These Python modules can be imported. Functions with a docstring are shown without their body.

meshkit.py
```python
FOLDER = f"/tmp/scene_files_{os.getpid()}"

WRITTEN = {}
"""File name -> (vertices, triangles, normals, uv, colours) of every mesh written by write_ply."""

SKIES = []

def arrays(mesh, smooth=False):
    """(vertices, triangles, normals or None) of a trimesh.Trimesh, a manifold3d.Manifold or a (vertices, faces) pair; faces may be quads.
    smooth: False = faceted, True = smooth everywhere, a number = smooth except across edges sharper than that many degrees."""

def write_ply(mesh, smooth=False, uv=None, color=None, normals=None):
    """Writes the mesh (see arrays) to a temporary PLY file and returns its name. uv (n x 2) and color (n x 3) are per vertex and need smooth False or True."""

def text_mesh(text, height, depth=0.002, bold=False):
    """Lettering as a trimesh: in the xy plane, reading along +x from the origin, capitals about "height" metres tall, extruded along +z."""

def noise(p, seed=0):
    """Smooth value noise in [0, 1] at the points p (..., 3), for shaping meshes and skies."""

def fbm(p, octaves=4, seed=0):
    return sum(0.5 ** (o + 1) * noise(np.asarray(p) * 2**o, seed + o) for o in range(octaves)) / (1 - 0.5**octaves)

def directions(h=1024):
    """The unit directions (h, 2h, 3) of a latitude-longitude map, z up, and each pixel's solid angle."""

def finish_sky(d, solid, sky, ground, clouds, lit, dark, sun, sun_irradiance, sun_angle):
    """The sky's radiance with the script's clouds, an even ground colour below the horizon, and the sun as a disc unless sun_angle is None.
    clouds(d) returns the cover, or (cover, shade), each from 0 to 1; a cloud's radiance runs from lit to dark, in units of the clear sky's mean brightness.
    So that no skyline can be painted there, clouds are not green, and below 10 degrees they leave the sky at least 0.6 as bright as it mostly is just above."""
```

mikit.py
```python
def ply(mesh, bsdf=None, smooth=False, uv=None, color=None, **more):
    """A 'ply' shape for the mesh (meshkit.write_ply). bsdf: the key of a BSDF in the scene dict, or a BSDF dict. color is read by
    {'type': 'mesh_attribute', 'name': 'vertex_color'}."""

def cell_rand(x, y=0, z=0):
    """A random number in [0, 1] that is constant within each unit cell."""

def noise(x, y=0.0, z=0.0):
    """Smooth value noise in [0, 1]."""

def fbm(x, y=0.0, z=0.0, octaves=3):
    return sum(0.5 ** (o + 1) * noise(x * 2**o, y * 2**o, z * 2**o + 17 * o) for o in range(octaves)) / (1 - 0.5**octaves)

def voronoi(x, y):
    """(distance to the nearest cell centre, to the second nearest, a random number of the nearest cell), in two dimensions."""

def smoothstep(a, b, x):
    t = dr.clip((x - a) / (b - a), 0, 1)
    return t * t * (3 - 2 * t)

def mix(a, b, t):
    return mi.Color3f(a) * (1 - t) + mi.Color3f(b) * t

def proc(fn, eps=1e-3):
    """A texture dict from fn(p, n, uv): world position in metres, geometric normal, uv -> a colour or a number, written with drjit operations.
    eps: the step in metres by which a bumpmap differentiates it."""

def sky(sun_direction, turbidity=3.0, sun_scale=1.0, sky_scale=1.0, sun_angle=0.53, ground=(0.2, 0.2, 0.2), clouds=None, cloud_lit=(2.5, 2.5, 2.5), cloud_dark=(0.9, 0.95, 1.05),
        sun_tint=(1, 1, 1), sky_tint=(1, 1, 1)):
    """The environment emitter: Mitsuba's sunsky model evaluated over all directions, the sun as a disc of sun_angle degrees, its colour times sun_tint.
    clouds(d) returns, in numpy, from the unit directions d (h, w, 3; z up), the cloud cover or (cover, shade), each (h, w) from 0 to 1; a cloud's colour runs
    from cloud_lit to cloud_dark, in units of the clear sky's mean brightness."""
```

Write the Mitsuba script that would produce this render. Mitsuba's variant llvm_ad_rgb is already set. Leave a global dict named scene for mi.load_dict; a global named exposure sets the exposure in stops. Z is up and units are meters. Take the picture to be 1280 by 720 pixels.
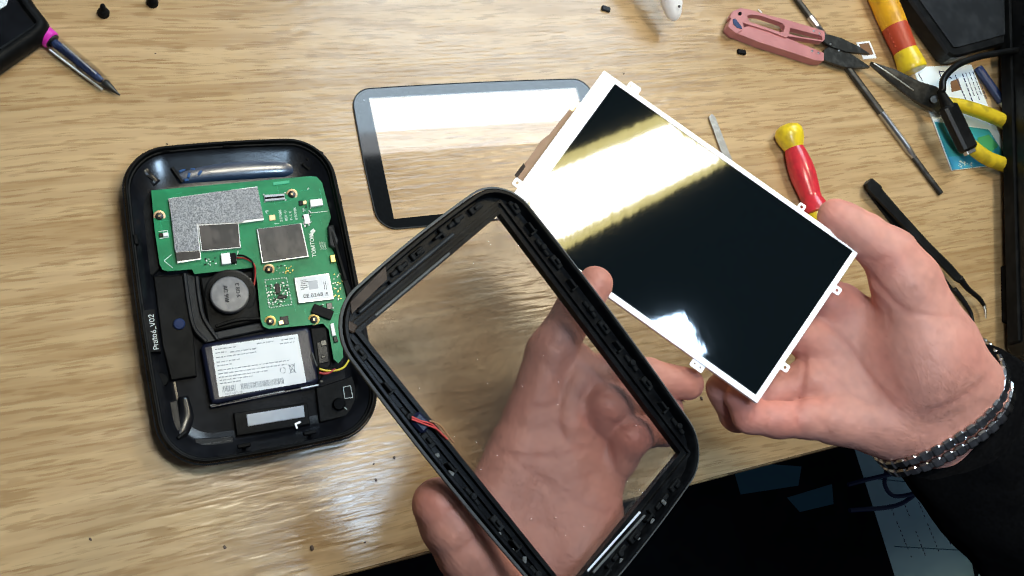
import math, random
import numpy as np, trimesh, shapely
import drjit as dr
import mitsuba as mi
import mikit, meshkit
from shapely.geometry import Polygon, box as sbox
from scipy.spatial import ConvexHull

random.seed(7); RNG = np.random.default_rng(7)
scene, labels = {}, {}
TF = mi.ScalarTransform4f

# ------------------------------------------------------------------ camera, light, exposure
FPX = 1155.0                                      # focal length in pixels of a 1280 px wide picture
RC = np.array([[0.9122, -0.1359, 0.3865], [-0.2299, -0.9506, 0.2085], [0.3391, -0.2791, -0.8984]])   # camera (right, down, forward) -> world
U_, S_, V_ = np.linalg.svd(RC); RC = U_ @ V_
CAM = np.array([-0.2358, -0.1272, 0.5480])
fwd, down = RC[:, 2], RC[:, 1]
scene['camera'] = {'type': 'perspective', 'fov': 2 * math.degrees(math.atan(640 / FPX)), 'fov_axis': 'x', 'near_clip': 0.01, 'far_clip': 20.0,
                   'to_world': TF().look_at(origin=CAM.tolist(), target=(CAM + fwd).tolist(), up=(-down).tolist())}
exposure = 0.20
scene['ambient'] = {'type': 'constant', 'radiance': {'type': 'rgb', 'value': [0.040, 0.046, 0.058]}}


def lamp_quad(key, corners, rgb, label, cat):
    """a flat lamp face with its four corners given in order; emits downwards / towards the desk"""
    c = np.array(corners, float)
    n = np.cross(c[1] - c[0], c[2] - c[0])
    if n @ (np.array([0.0, 0, 0.05]) - c.mean(0)) < 0:
        c = c[::-1]
    f = [[0, i, i + 1] for i in range(1, len(c) - 1)]
    scene[key] = mikit.ply(trimesh.Trimesh(c, f, process=False), {'type': 'diffuse', 'reflectance': {'type': 'rgb', 'value': 0.2}},
                           emitter={'type': 'area', 'radiance': {'type': 'rgb', 'value': list(rgb)}})
    labels[key] = {'label': label, 'category': cat}


LAMP, LAMP_EDGE, HEAD, WIN = 41.0, 11.0, 66.0, 8.0
lamp_quad('ceiling_lamp__tube_cover', [(-.160, .012, .65), (-.152, .086, .65), (-.121, .092, .65), (.015, .111, .65), (.062, .060, .65), (-.125, .018, .65)],
          (LAMP, LAMP * .95, LAMP * .82), '', '')
labels.pop('ceiling_lamp__tube_cover')
lamp_quad('ceiling_lamp__diffuser', [(-.172, -.002, .655), (-.162, .098, .655), (-.121, .106, .655), (.022, .126, .655), (.078, .057, .655), (-.125, .005, .655)],
          (LAMP_EDGE, LAMP_EDGE * .86, LAMP_EDGE * .32), '', '')
labels.pop('ceiling_lamp__diffuser')
labels['ceiling_lamp'] = {'label': 'long warm white lamp above the desk, mirrored as a bright band in the dark screen', 'category': 'lamp'}
lamp_quad('desk_lamp', [(-.035, -.085, .5), (.000, -.083, .5), (.006, -.094, .5), (.0095, -.1035, .5), (.0055, -.1055, .5), (.0135, -.122, .5), (.000, -.134, .5), (-.018, -.152, .5), (-.052, -.150, .5), (-.058, -.098, .5)],
          (HEAD * .66, HEAD * .94, HEAD * 1.24), 'small cool white lamp mirrored near the bottom edge of the dark screen', 'lamp')


lamp_quad('added_fill_light', [(.38, .20, .95), (.54, .20, .95), (.54, .36, .95), (.38, .36, .95)], (44.0, 38.0, 26.0), 'added square warm fill light above the right half of the desk, out of view', 'lamp')  # added unseen lamp that brightens the right side of the desk
lamp_quad('window__pane', [(.263, .94, 1.836), (1.17, .800, 1.553), (1.30, 1.38, 1.11), (.40, 1.60, 1.36)], (WIN * .78, WIN * .98, WIN * 1.14), '', '')
lamp_quad('window__added_fade_strip', [(.18, .895, 1.886), (1.09, .762, 1.603), (1.17, .800, 1.554), (.263, .94, 1.837)], (WIN * .46, WIN * .48, WIN * .50), '', '')  # added dim glow that softens the edge of the mirrored window
labels.pop('window__pane'); labels.pop('window__added_fade_strip')
labels['window'] = {'label': 'pale daylight window beyond the desk, mirrored along the far edge of the loose glass', 'category': 'window'}


# ------------------------------------------------------------------ helpers
def ray(px, py):
    return RC @ np.array([(px - 640) / FPX, (py - 360) / FPX, 1.0])


def pix(px, py, d):
    return CAM + ray(px, py) * d


def tp(px, py, z=0.0):
    r = ray(px, py)
    return (CAM + r * ((z - CAM[2]) / r[2]))[:2]


def tp3(px, py, z=0.0):
    return np.r_[tp(px, py, z), z]


def topx(P):
    c = (np.asarray(P) - CAM) @ RC
    return c[:, :2] / c[:, 2:] * FPX + np.array([640, 360])


USED = {}


def nm(name, parent=None):
    k = f'{parent}__{name}' if parent else name
    n = USED.get(k, -1) + 1
    USED[k] = n
    return k if n == 0 else f'{k}_{n:03d}'


def add(name, mesh, bsdf, parent=None, smooth=False, color=None):
    k = nm(name, parent)
    if isinstance(mesh, list):
        mesh = trimesh.util.concatenate(mesh)
    scene[k] = mikit.ply(mesh, bsdf, smooth=smooth, color=color)
    return k


def thing(name, label, cat, group=None, kind=None):
    k = nm(name)
    labels[k] = {'label': label, 'category': cat}
    if group: labels[k]['group'] = group
    if kind: labels[k]['kind'] = kind
    return k


def lab(k, label=None, cat=None, group=None, kind=None):
    d = labels.setdefault(k, {})
    for a, b in (('label', label), ('category', cat), ('group', group), ('kind', kind)):
        if b: d[a] = b
    return k


def hull(pts):
    pts = np.asarray(pts, float)
    return trimesh.convex.convex_hull(pts)


def rbox(sx, sy, sz, b=0.0003):
    b = min(b, sx * .45, sy * .45, sz * .45)
    p = []
    for a in (-1, 1):
        for c in (-1, 1):
            for e in (-1, 1):
                x, y, z = a * sx / 2, c * sy / 2, e * sz / 2
                p += [(x - a * b, y - c * b, z), (x - a * b, y, z - e * b), (x, y - c * b, z - e * b)]
    return hull(p)


def put(mesh, o, ax=None):
    m = mesh.copy()
    M = np.eye(4)
    if ax is not None: M[:3, :3] = np.array(ax).T
    M[:3, 3] = o
    m.apply_transform(M)
    return m


def zrot(a):
    c, s = math.cos(a), math.sin(a)
    return np.array([[c, s, 0], [-s, c, 0], [0, 0, 1]])       # rows are axes


def ext(poly, z0, z1):
    gs = [g for g in getattr(poly, 'geoms', [poly]) if g.area > 1e-10]
    out = []
    for g in gs:
        m = trimesh.creation.extrude_polygon(shapely.geometry.polygon.orient(g), z1 - z0, engine='earcut')
        m.apply_translation([0, 0, z0])
        out.append(m)
    return trimesh.util.concatenate(out)


def ppoly(pts, z):
    return Polygon([tuple(tp(x, y, z)) for x, y in pts])


def pprism(pts, z0, z1, b=0.0, r=0.0):
    """px outline at height z1 -> prism; b chamfers the top (convex outlines), r rounds the corners"""
    p = ppoly(pts, z1)
    if not p.is_valid: p = p.buffer(0)
    if r: p = p.buffer(-r).buffer(2 * r, quad_segs=4).buffer(-r)
    if b:
        lo, up = np.array(p.exterior.coords)[:-1], np.array(p.buffer(-b, join_style=2).exterior.coords)[:-1]
        return hull(np.vstack([np.c_[lo, np.full(len(lo), z0)], np.c_[lo, np.full(len(lo), z1 - b)], np.c_[up, np.full(len(up), z1)]]))
    return ext(p, z0, z1)


def cat(pts, n=8, closed=False):
    P = np.array(pts, float)
    if closed: P = np.vstack([P[-1], P, P[:2]])
    else: P = np.vstack([2 * P[0] - P[1], P, 2 * P[-1] - P[-2]])
    out = []
    for i in range(1, len(P) - 2):
        for t in np.linspace(0, 1, n, endpoint=False):
            a, b, c, d = P[i - 1:i + 3]
            out.append(.5 * (2 * b + (c - a) * t + (2 * a - 5 * b + 4 * c - d) * t ** 2 + (3 * b - a - 3 * c + d) * t ** 3))
    if not closed: out.append(P[-2])
    return np.array(out)


def loft(rings, cap=True, closed=False):
    n = len(rings[0]); v = np.vstack(rings); f = []
    m = len(rings)
    for i in range(m if closed else m - 1):
        a, b = i * n, ((i + 1) % m) * n
        for j in range(n):
            k = (j + 1) % n
            f += [[a + j, a + k, b + k], [a + j, b + k, b + j]]
    if cap and not closed:
        v = np.vstack([v, rings[0].mean(0), rings[-1].mean(0)])
        for j in range(n):
            k = (j + 1) % n
            f += [[len(v) - 2, k, j], [len(v) - 1, (m - 1) * n + j, (m - 1) * n + k]]
    t = trimesh.Trimesh(v, f, process=False)
    if cap and t.volume < 0: t.invert()
    return t


def tube(pts, r, sides=10, n=6, smoothpath=True, flat=1.0, up=(0, 0, 1)):
    P = cat(pts, n) if smoothpath and len(pts) > 2 else np.array(pts, float)
    R = np.interp(np.linspace(0, 1, len(P)), np.linspace(0, 1, len(np.atleast_1d(r))), np.atleast_1d(r)) if np.ndim(r) else np.full(len(P), r)
    t = np.gradient(P, axis=0); t /= np.linalg.norm(t, axis=1, keepdims=True)
    up = np.array(up, float)
    rings = []
    for p, d, q in zip(P, t, R):
        u = up if abs(d @ up) < .95 else np.array([1.0, 0, 0])
        a = np.cross(d, u); a /= np.linalg.norm(a); b = np.cross(a, d)
        ang = np.arange(sides) * 2 * np.pi / sides
        rings.append(p + q * (np.cos(ang)[:, None] * a + flat * np.sin(ang)[:, None] * b))
    return loft(rings)


def lathe(p0, p1, prof, sides=28):
    """prof: (t along p0->p1 in 0..1, radius)"""
    p0, p1 = np.array(p0, float), np.array(p1, float)
    d = p1 - p0; d /= np.linalg.norm(d)
    a = np.cross(d, [0, 0, 1.0] if abs(d[2]) < .95 else [0, 1.0, 0]); a /= np.linalg.norm(a); b = np.cross(a, d)
    ang = np.arange(sides) * 2 * np.pi / sides
    ring = np.cos(ang)[:, None] * a + np.sin(ang)[:, None] * b
    return loft([p0 + (p1 - p0) * t + max(r, 1e-5) * ring for t, r in prof])


def text_at(txt, p0, p1, z, h, depth=0.00018, bold=False, lift=0.0):
    """flat lettering whose baseline runs from px p0 towards px p1 on height z"""
    a, b = tp(*p0, z), tp(*p1, z)
    d = (b - a) / np.linalg.norm(b - a)
    m = meshkit.text_mesh(txt, h, depth=depth + .0001, bold=bold)
    return put(m, [a[0], a[1], z - .0001 + lift], [[d[0], d[1], 0], [-d[1], d[0], 0], [0, 0, 1]])


def rrect(w, h, r, n=10, bulge=0.0, m=8):
    """points of a rounded rectangle, same count for every size"""
    r = min(r, w / 2 - 1e-4, h / 2 - 1e-4)
    pts = []
    for cx, cy, a0 in ((w / 2 - r, h / 2 - r, 0), (-w / 2 + r, h / 2 - r, 90), (-w / 2 + r, -h / 2 + r, 180), (w / 2 - r, -h / 2 + r, 270)):
        for k in range(n):
            a = math.radians(a0 + 90 * k / (n - 1))
            pts.append((cx + r * math.cos(a), cy + r * math.sin(a)))
        nx = [(-w / 2 + r, h / 2), (-w / 2, -h / 2 + r), (w / 2 - r, -h / 2), (w / 2, h / 2 - r)][len(pts) // (n + m - 1) if False else [0, 90, 180, 270].index(a0)]
        x0, y0 = pts[-1]
        for k in range(1, m):
            t = k / m
            pts.append((x0 + (nx[0] - x0) * t, y0 + (nx[1] - y0) * t))
    P = np.array(pts)
    if bulge:
        P[:, 0] += np.sign(P[:, 0]) * bulge * (1 - (2 * P[:, 1] / h) ** 2) * (np.abs(P[:, 0]) / (w / 2)) ** 2
        P[:, 1] += np.sign(P[:, 1]) * bulge * (1 - (2 * P[:, 0] / w) ** 2) * (np.abs(P[:, 1]) / (h / 2)) ** 2
    return P


# ------------------------------------------------------------------ materials
def rgb(*c): return {'type': 'rgb', 'value': list(c)}


def pr(key, c, rough=.4, spec=.5, metal=0.0, two=True, **k):
    d = {'type': 'principled', 'base_color': c if isinstance(c, dict) else rgb(*c), 'roughness': rough, 'specular': spec, 'metallic': metal, **k}
    scene[key] = {'type': 'twosided', 'b': d} if two else d


def wood(p, n, uv):
    x, y = p.x, p.y
    w = mikit.fbm(x * 4, y * 8, 0, 3) - .5
    yy = y + w * .014
    band = mikit.fbm(x * 1.1, yy * 26, 1, 4)
    mid = mikit.fbm(x * 12, yy * 230, 6, 3)
    fine = mikit.fbm(x * 60, yy * 620, 2, 3)
    pore = mikit.smoothstep(.60, .82, mikit.noise(x * 110, yy * 1500, 3)) * mikit.smoothstep(.35, .7, mikit.noise(x * 14, yy * 160, 8))
    c = mikit.mix((.485, .332, .178), (.392, .256, .126), mikit.smoothstep(.30, .70, band))
    c = mikit.mix(c, (.560, .400, .215), .50 * mikit.smoothstep(.45, .72, mid))
    c = mikit.mix(c, (.27, .155, .062), .55 * mikit.smoothstep(.50, .26, fine) + .30 * pore)
    c = mikit.mix(c, (.33, .20, .085), .45 * mikit.smoothstep(.44, .28, mid))
    blot = mikit.fbm(x * 9, y * 9, 5, 3)
    return c * (1 + .12 * (blot - .5))


def wood_h(p, n, uv):
    return .00016 * mikit.fbm(p.x * 60, p.y * 620, 2, 2) + .00017 * mikit.fbm(p.x * 90, p.y * 380, 4, 2)


scene['m_wood'] = {'type': 'twosided', 'b': {'type': 'bumpmap', 'arbitrary': mikit.proc(wood_h, 4e-4), 'scale': 1.0,
                   'b': {'type': 'principled', 'base_color': mikit.proc(wood), 'roughness': mikit.proc(lambda p, n, uv: .19 + .12 * mikit.fbm(p.x * 20, p.y * 60, 0, 2)), 'specular': .5}}}
pr('m_edge', mikit.proc(lambda p, n, uv: mikit.mix((.10, .065, .03), (.30, .20, .09), mikit.smoothstep(.45, .7, mikit.fbm(p.x * 60, p.y * 9, p.z * 300, 3)))), .5)
pr('m_floor', mikit.proc(lambda p, n, uv: mikit.mix((.006, .007, .009), (.016, .018, .022), mikit.fbm(p.x * 30, p.y * 30, 0, 3))), .9, .1)


def smudge(base, hi, s, lo=.4, up=.75):
    return mikit.proc(lambda p, n, uv: mikit.mix(base, hi, mikit.smoothstep(lo, up, mikit.fbm(p.x * s, p.y * s, p.z * s, 3))))


scene['m_gloss_black'] = {'type': 'twosided', 'b': {'type': 'principled', 'base_color': smudge((.0035, .004, .0055), (.009, .010, .013), 60), 'roughness': mikit.proc(lambda p, n, uv: .12 + .20 * mikit.fbm(p.x * 45, p.y * 45, p.z * 45, 3)), 'specular': .42}}
pr('m_black', smudge((.0035, .004, .0045), (.009, .0095, .010), 90), .36, .22)
pr('m_matt_black', smudge((.0035, .004, .0045), (.008, .0085, .009), 120), .5, .08)
pr('m_dark_grey', smudge((.010, .012, .015), (.020, .023, .027), 80), .5, .2)
pr('m_frame_black', smudge((.0018, .002, .0025), (.005, .0055, .006), 160), .34, .10)
pr('m_floor_black', smudge((.004, .0045, .006), (.010, .011, .014), 70), .6, .12)
pr('m_rubber_grey', (.06, .064, .064), .55, .3)
pr('m_pcb', mikit.proc(lambda p, n, uv: mikit.mix((.004, .14, .05), (.006, .235, .09), mikit.fbm(p.x * 90, p.y * 90, 0, 3))), .42, .28)
pr('m_pcb_trace', (.03, .36, .18), .4, .5)
pr('m_silk', (.72, .78, .76), .6, .3)
pr('m_white', (.82, .82, .84), .45, .4)
pr('m_white_panel', (.86, .85, .88), .35, .5)
pr('m_paper', mikit.proc(lambda p, n, uv: mikit.mix((.80, .83, .85), (.70, .73, .76), mikit.fbm(p.x * 70, p.y * 70, 0, 2))), .75, .2)
pr('m_ink', (.22, .25, .29), .7, .2)
pr('m_ink_dark', (.05, .055, .065), .7, .2)
pr('m_chip', mikit.proc(lambda p, n, uv: mikit.mix((.018, .015, .014), (.060, .050, .046), mikit.smoothstep(.35, .75, mikit.fbm(p.x * 160, p.y * 90, 0, 3)))), .30, .6)
pr('m_steel', smudge((.50, .50, .50), (.66, .66, .66), 300), .26, .5, 1.0)
pr('m_steel_dark', smudge((.045, .045, .042), (.085, .085, .08), 220), .36, .35, .75)
pr('m_link_steel', smudge((.34, .34, .34), (.58, .58, .58), 300), .22, .5, 1.0)
pr('m_tin', smudge((.52, .53, .54), (.70, .71, .72), 250), .38, .5, 1.0)
pr('m_blade', smudge((.30, .29, .27), (.42, .41, .39), 200), .42, .5, .7)
pr('m_gold', (.80, .58, .20), .3, .5, 1.0)
pr('m_brass', (.62, .45, .27), .35, .5, 1.0)


def foam_c(p, n, uv):
    g = mikit.noise(p.x * 3600, p.y * 3600, p.z * 3600) * .6 + mikit.noise(p.x * 1700, p.y * 1700, 4) * .4
    return mikit.mix((.12, .125, .135), (.42, .425, .44), mikit.smoothstep(.22, .85, g))


scene['m_foam'] = {'type': 'twosided', 'b': {'type': 'bumpmap', 'arbitrary': mikit.proc(lambda p, n, uv: .0004 * mikit.noise(p.x * 1500, p.y * 1500, 0), 2e-4), 'scale': 1.0,
                   'b': {'type': 'principled', 'base_color': mikit.proc(foam_c), 'roughness': .55, 'specular': .5, 'metallic': .3}}}
pr('m_magnet', smudge((.17, .175, .19), (.24, .245, .26), 180), .5, .4, .35)
pr('m_blue_black', (.006, .008, .022), .34, .3)
pr('m_grey_pad', (.42, .45, .49), .5, .4)
pr('m_red', smudge((.62, .030, .045), (.46, .028, .036), 130), .24, .5, clearcoat=.5, clearcoat_gloss=.9)
pr('m_yellow', smudge((.78, .58, .022), (.60, .43, .03), 150), .30, .5, clearcoat=.3, clearcoat_gloss=.9)
pr('m_orange', smudge((.80, .42, .015), (.62, .30, .02), 140), .34, .5)
pr('m_brick_red', (.46, .060, .025), .42, .4)
pr('m_handle_yellow', mikit.proc(lambda p, n, uv: mikit.mix((.62, .46, .02), (.42, .31, .02), mikit.smoothstep(.45, .75, mikit.fbm(p.x * 130, p.y * 130, 0, 3)))), .38, .5)
pr('m_pink', mikit.proc(lambda p, n, uv: mikit.mix((.50, .20, .20), (.40, .145, .15), mikit.fbm(p.x * 90, p.y * 90, 0, 3))), .42, .5)
pr('m_magenta', (.62, .03, .42), .35, .5)
pr('m_teal', mikit.proc(lambda p, n, uv: mikit.mix((.03, .20, .32), (.03, .36, .36), mikit.fbm(p.x * 60, p.y * 60, 0, 3))), .4, .5)
pr('m_green_print', (.05, .28, .10), .45, .4)
pr('m_sky_print', (.05, .33, .52), .45, .4)
pr('m_card', (.74, .82, .86), .35, .5)
pr('m_navy', (.015, .03, .10), .3, .5)
pr('m_brown_tape', smudge((.026, .017, .012), (.042, .029, .021), 120), .6, .15)
pr('m_flex', (.20, .10, .045), .4, .5)
pr('m_wire_red', (.36, .035, .03), .5)
pr('m_wire_yellow', (.75, .60, .05), .4)
pr('m_cloth', mikit.proc(lambda p, n, uv: mikit.mix((.0018, .0018, .002), (.005, .005, .0055), mikit.noise(p.x * 900, p.y * 900, p.z * 900))), .95, .03, sheen=.04)
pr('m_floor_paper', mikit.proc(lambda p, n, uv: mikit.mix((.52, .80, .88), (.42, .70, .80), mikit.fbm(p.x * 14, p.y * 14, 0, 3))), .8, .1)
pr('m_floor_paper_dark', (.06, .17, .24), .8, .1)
pr('m_crumb', (.10, .07, .05), .6)
scene['m_clear'] = {'type': 'thindielectric', 'int_ior': 1.5}
scene['m_shade_pane'] = {'type': 'thindielectric', 'int_ior': 1.5, 'specular_transmittance': rgb(.80, .775, .765)}  # tint also puts shade over the left hand into the pane
scene['m_hazy_pane'] = {'type': 'blendbsdf', 'weight': .009, 'a': {'type': 'ref', 'id': 'm_shade_pane'}, 'b': {'type': 'twosided', 'b': {'type': 'diffuse', 'reflectance': rgb(.55, .55, .58)}}}  # small diffuse grey share stands in for reflected haze on the pane
scene['m_clear_plastic'] = {'type': 'dielectric', 'int_ior': 1.12}
scene['m_panel_film'] = {'type': 'twosided', 'b': {'type': 'bumpmap', 'scale': 1.0,
    'arbitrary': mikit.proc(lambda p, n, uv: .000016 * mikit.fbm(p.x * 330, p.y * 90, 0, 3), 3e-4),
    'b': {'type': 'principled', 'base_color': rgb(.0015, .0035, .0045), 'roughness': .045, 'specular': .62}}}
scene['m_touch_border'] = {'type': 'twosided', 'b': {'type': 'principled', 'base_color': rgb(.006, .007, .008), 'roughness': .05, 'specular': .5}}

# ------------------------------------------------------------------ desk and floor
k = thing('desk', 'light oak desk top with fine straight grain and a worn front edge', 'desk')
DESK = sbox(-.75, -.1495, 1.25, .8)
add('table_top', ext(DESK, -.026, 0.0), 'm_wood', k)
add('edge_band', put(rbox(2.0, .0016, .0262, .0006), [.25, -.1504, -.0131]), 'm_edge', k)
k = add('floor', put(rbox(5, 5, .02), [.3, .2, -.75]), 'm_floor')
lab(k, 'dark floor below the front edge of the desk', 'floor', kind='structure')


def floor_sheet(pts, z, label, m, lines=0):
    kk = thing('paper_sheet', label, 'paper')
    top = ppoly(pts, z)
    add('sheet', ext(top, z - .0008, z), m, kk)
    return kk


ZF = -.62
k = floor_sheet([(1068, 560), (1120, 575), (1165, 612), (1185, 640), (1212, 690), (1222, 740), (1125, 740), (1100, 660)], ZF,
                'pale blue sheet with faint handwriting lying below the desk beside the black sleeve', 'm_floor_paper')
ms = []
for c in range(5):
    for i in range(13):
        if RNG.random() < .25: continue
        x, y = 1112 + c * 17 + i * 2.2, 630 + i * 5.4 - c * 4
        a, b = tp(x, y, ZF), tp(x + 1.2, y + RNG.uniform(2, 4.2), ZF)
        d = (b - a); L = np.linalg.norm(d)
        ms.append(put(rbox(L, .0016, .0004, .0001), np.r_[(a + b) / 2, ZF + .0001], zrot(math.atan2(d[1], d[0]))))
add('handwriting', ms, 'm_navy', k)
ms = [tube([tp3(1080, 597, ZF + .0004), tp3(1160, 605, ZF + .0004)], .0007, 4), tube([tp3(1118, 683, ZF + .0004), tp3(1205, 688, ZF + .0004)], .0007, 4)]
add('fold_line', ms, 'm_floor_paper_dark', k)
floor_sheet([(1206, 664), (1230, 671), (1240, 690), (1234, 706), (1214, 700)], ZF + .01, 'small torn blue scrap right of the pale blue sheet', 'm_floor_paper')
floor_sheet([(1240, 698), (1262, 706), (1285, 740), (1215, 740), (1225, 715)], ZF + .02, 'crumpled blue scrap in the bottom right corner', 'm_floor_paper')
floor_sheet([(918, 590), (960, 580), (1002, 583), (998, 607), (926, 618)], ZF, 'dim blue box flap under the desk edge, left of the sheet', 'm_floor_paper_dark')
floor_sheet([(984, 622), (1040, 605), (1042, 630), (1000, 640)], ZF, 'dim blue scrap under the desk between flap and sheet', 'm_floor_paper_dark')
k = add('cable_loop', tube([tp3(1060, 606, ZF + .03), tp3(1090, 598, ZF + .04), tp3(1125, 592, ZF + .05), tp3(1155, 600, ZF + .05), tp3(1146, 615, ZF + .045), tp3(1118, 620, ZF + .03), tp3(1106, 606, ZF + .03), tp3(1108, 588, ZF + .03)], .0032, 8), 'm_navy')
lab(k, 'thin dark cable looped over the pale blue sheet below the desk', 'cable')
k = add('cable_loop', tube([tp3(1062, 638, ZF + .02), tp3(1120, 632, ZF + .02), tp3(1150, 612, ZF + .03), tp3(1170, 590, ZF + .04)], .0034, 8), 'm_navy')
lab(k, 'dark cable crossing the pale blue sheet under the loop', 'cable')
k = add('cable_loop', tube([tp3(1205, 685, ZF + .03), tp3(1240, 693, ZF + .03), tp3(1270, 700, ZF + .04), tp3(1300, 712, ZF + .04)], .003, 8), 'm_navy')
lab(k, 'dark cable running to the bottom right corner under the sleeve', 'cable')

# ------------------------------------------------------------------ back shell of the device
SC = np.r_[(tp(153, 189, .018) + tp(406, 172, .018) + tp(480, 541, .018) + tp(203, 579, .018)) / 4]
cs = [tp(153, 189, .018), tp(406, 172, .018), tp(480, 541, .018), tp(203, 579, .018)]
SW = (np.linalg.norm(cs[1] - cs[0]) + np.linalg.norm(cs[2] - cs[3])) / 2
SH = (np.linalg.norm(cs[3] - cs[0]) + np.linalg.norm(cs[2] - cs[1])) / 2
dv = (cs[0] + cs[1] - cs[2] - cs[3]); SA = math.atan2(dv[1], dv[0]) - math.pi / 2
SAX = zrot(SA)
SZ = .0185


def shell_ring(inset, z, r, top_extra=0.0, bot_extra=0.0):
    P = rrect(SW - 2 * inset, SH - 2 * inset - top_extra - bot_extra, r, bulge=.0022)
    P = P + np.array([0, (bot_extra - top_extra) / 2])
    return np.c_[P, np.full(len(P), z)] @ SAX + np.r_[SC, 0]


shell = thing('back_shell', 'open black rear shell of the device with green circuit board and battery inside', 'device shell')
outer = loft([shell_ring(.022, .0002, .012), shell_ring(.012, .0015, .016), shell_ring(.004, .007, .021), shell_ring(.0008, .013, .023), shell_ring(0, SZ - .002, .0235),
              shell_ring(.0004, SZ - .0006, .0232), shell_ring(.0010, SZ, .0227), shell_ring(.0016, SZ, .0222), shell_ring(.0020, SZ - .0006, .0218), shell_ring(.0021, SZ - .003, .0217),
              shell_ring(.0028, SZ - .0032, .0212), shell_ring(.0032, SZ - .0052, .0210)], cap=False)
add('body', outer, 'm_matt_black', shell, smooth=35)
inner = loft([shell_ring(.0032, SZ - .0050, .0210), shell_ring(.0052, .0115, .0196, .001, .000), shell_ring(.0080, .0088, .018, .005, .000), shell_ring(.0095, .0062, .017, .010, .001), shell_ring(.0108, .0048, .016, .0145, .002),
              shell_ring(.0125, .0038, .014, .018, .004), shell_ring(.016, .0030, .012, .018, .004)], cap=False)
add('inner_wall', inner, 'm_gloss_black', shell, smooth=45)
add('floor_panel', loft([shell_ring(.0135, .0028, .014, .018, .004), shell_ring(.0135, .0038, .014, .018, .004)]), 'm_floor_black', shell)
rim = loft([shell_ring(-.0004, SZ - .006, .0239), shell_ring(-.0011, SZ - .0052, .0246), shell_ring(-.0011, SZ - .0034, .0246), shell_ring(-.0002, SZ - .0026, .0237)], cap=False)
add('rim', rim, 'm_dark_grey', shell, smooth=40)


def loc(x, y, z=0.0):
    return np.array([x, y, 0]) @ SAX + np.r_[SC, z]


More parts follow.
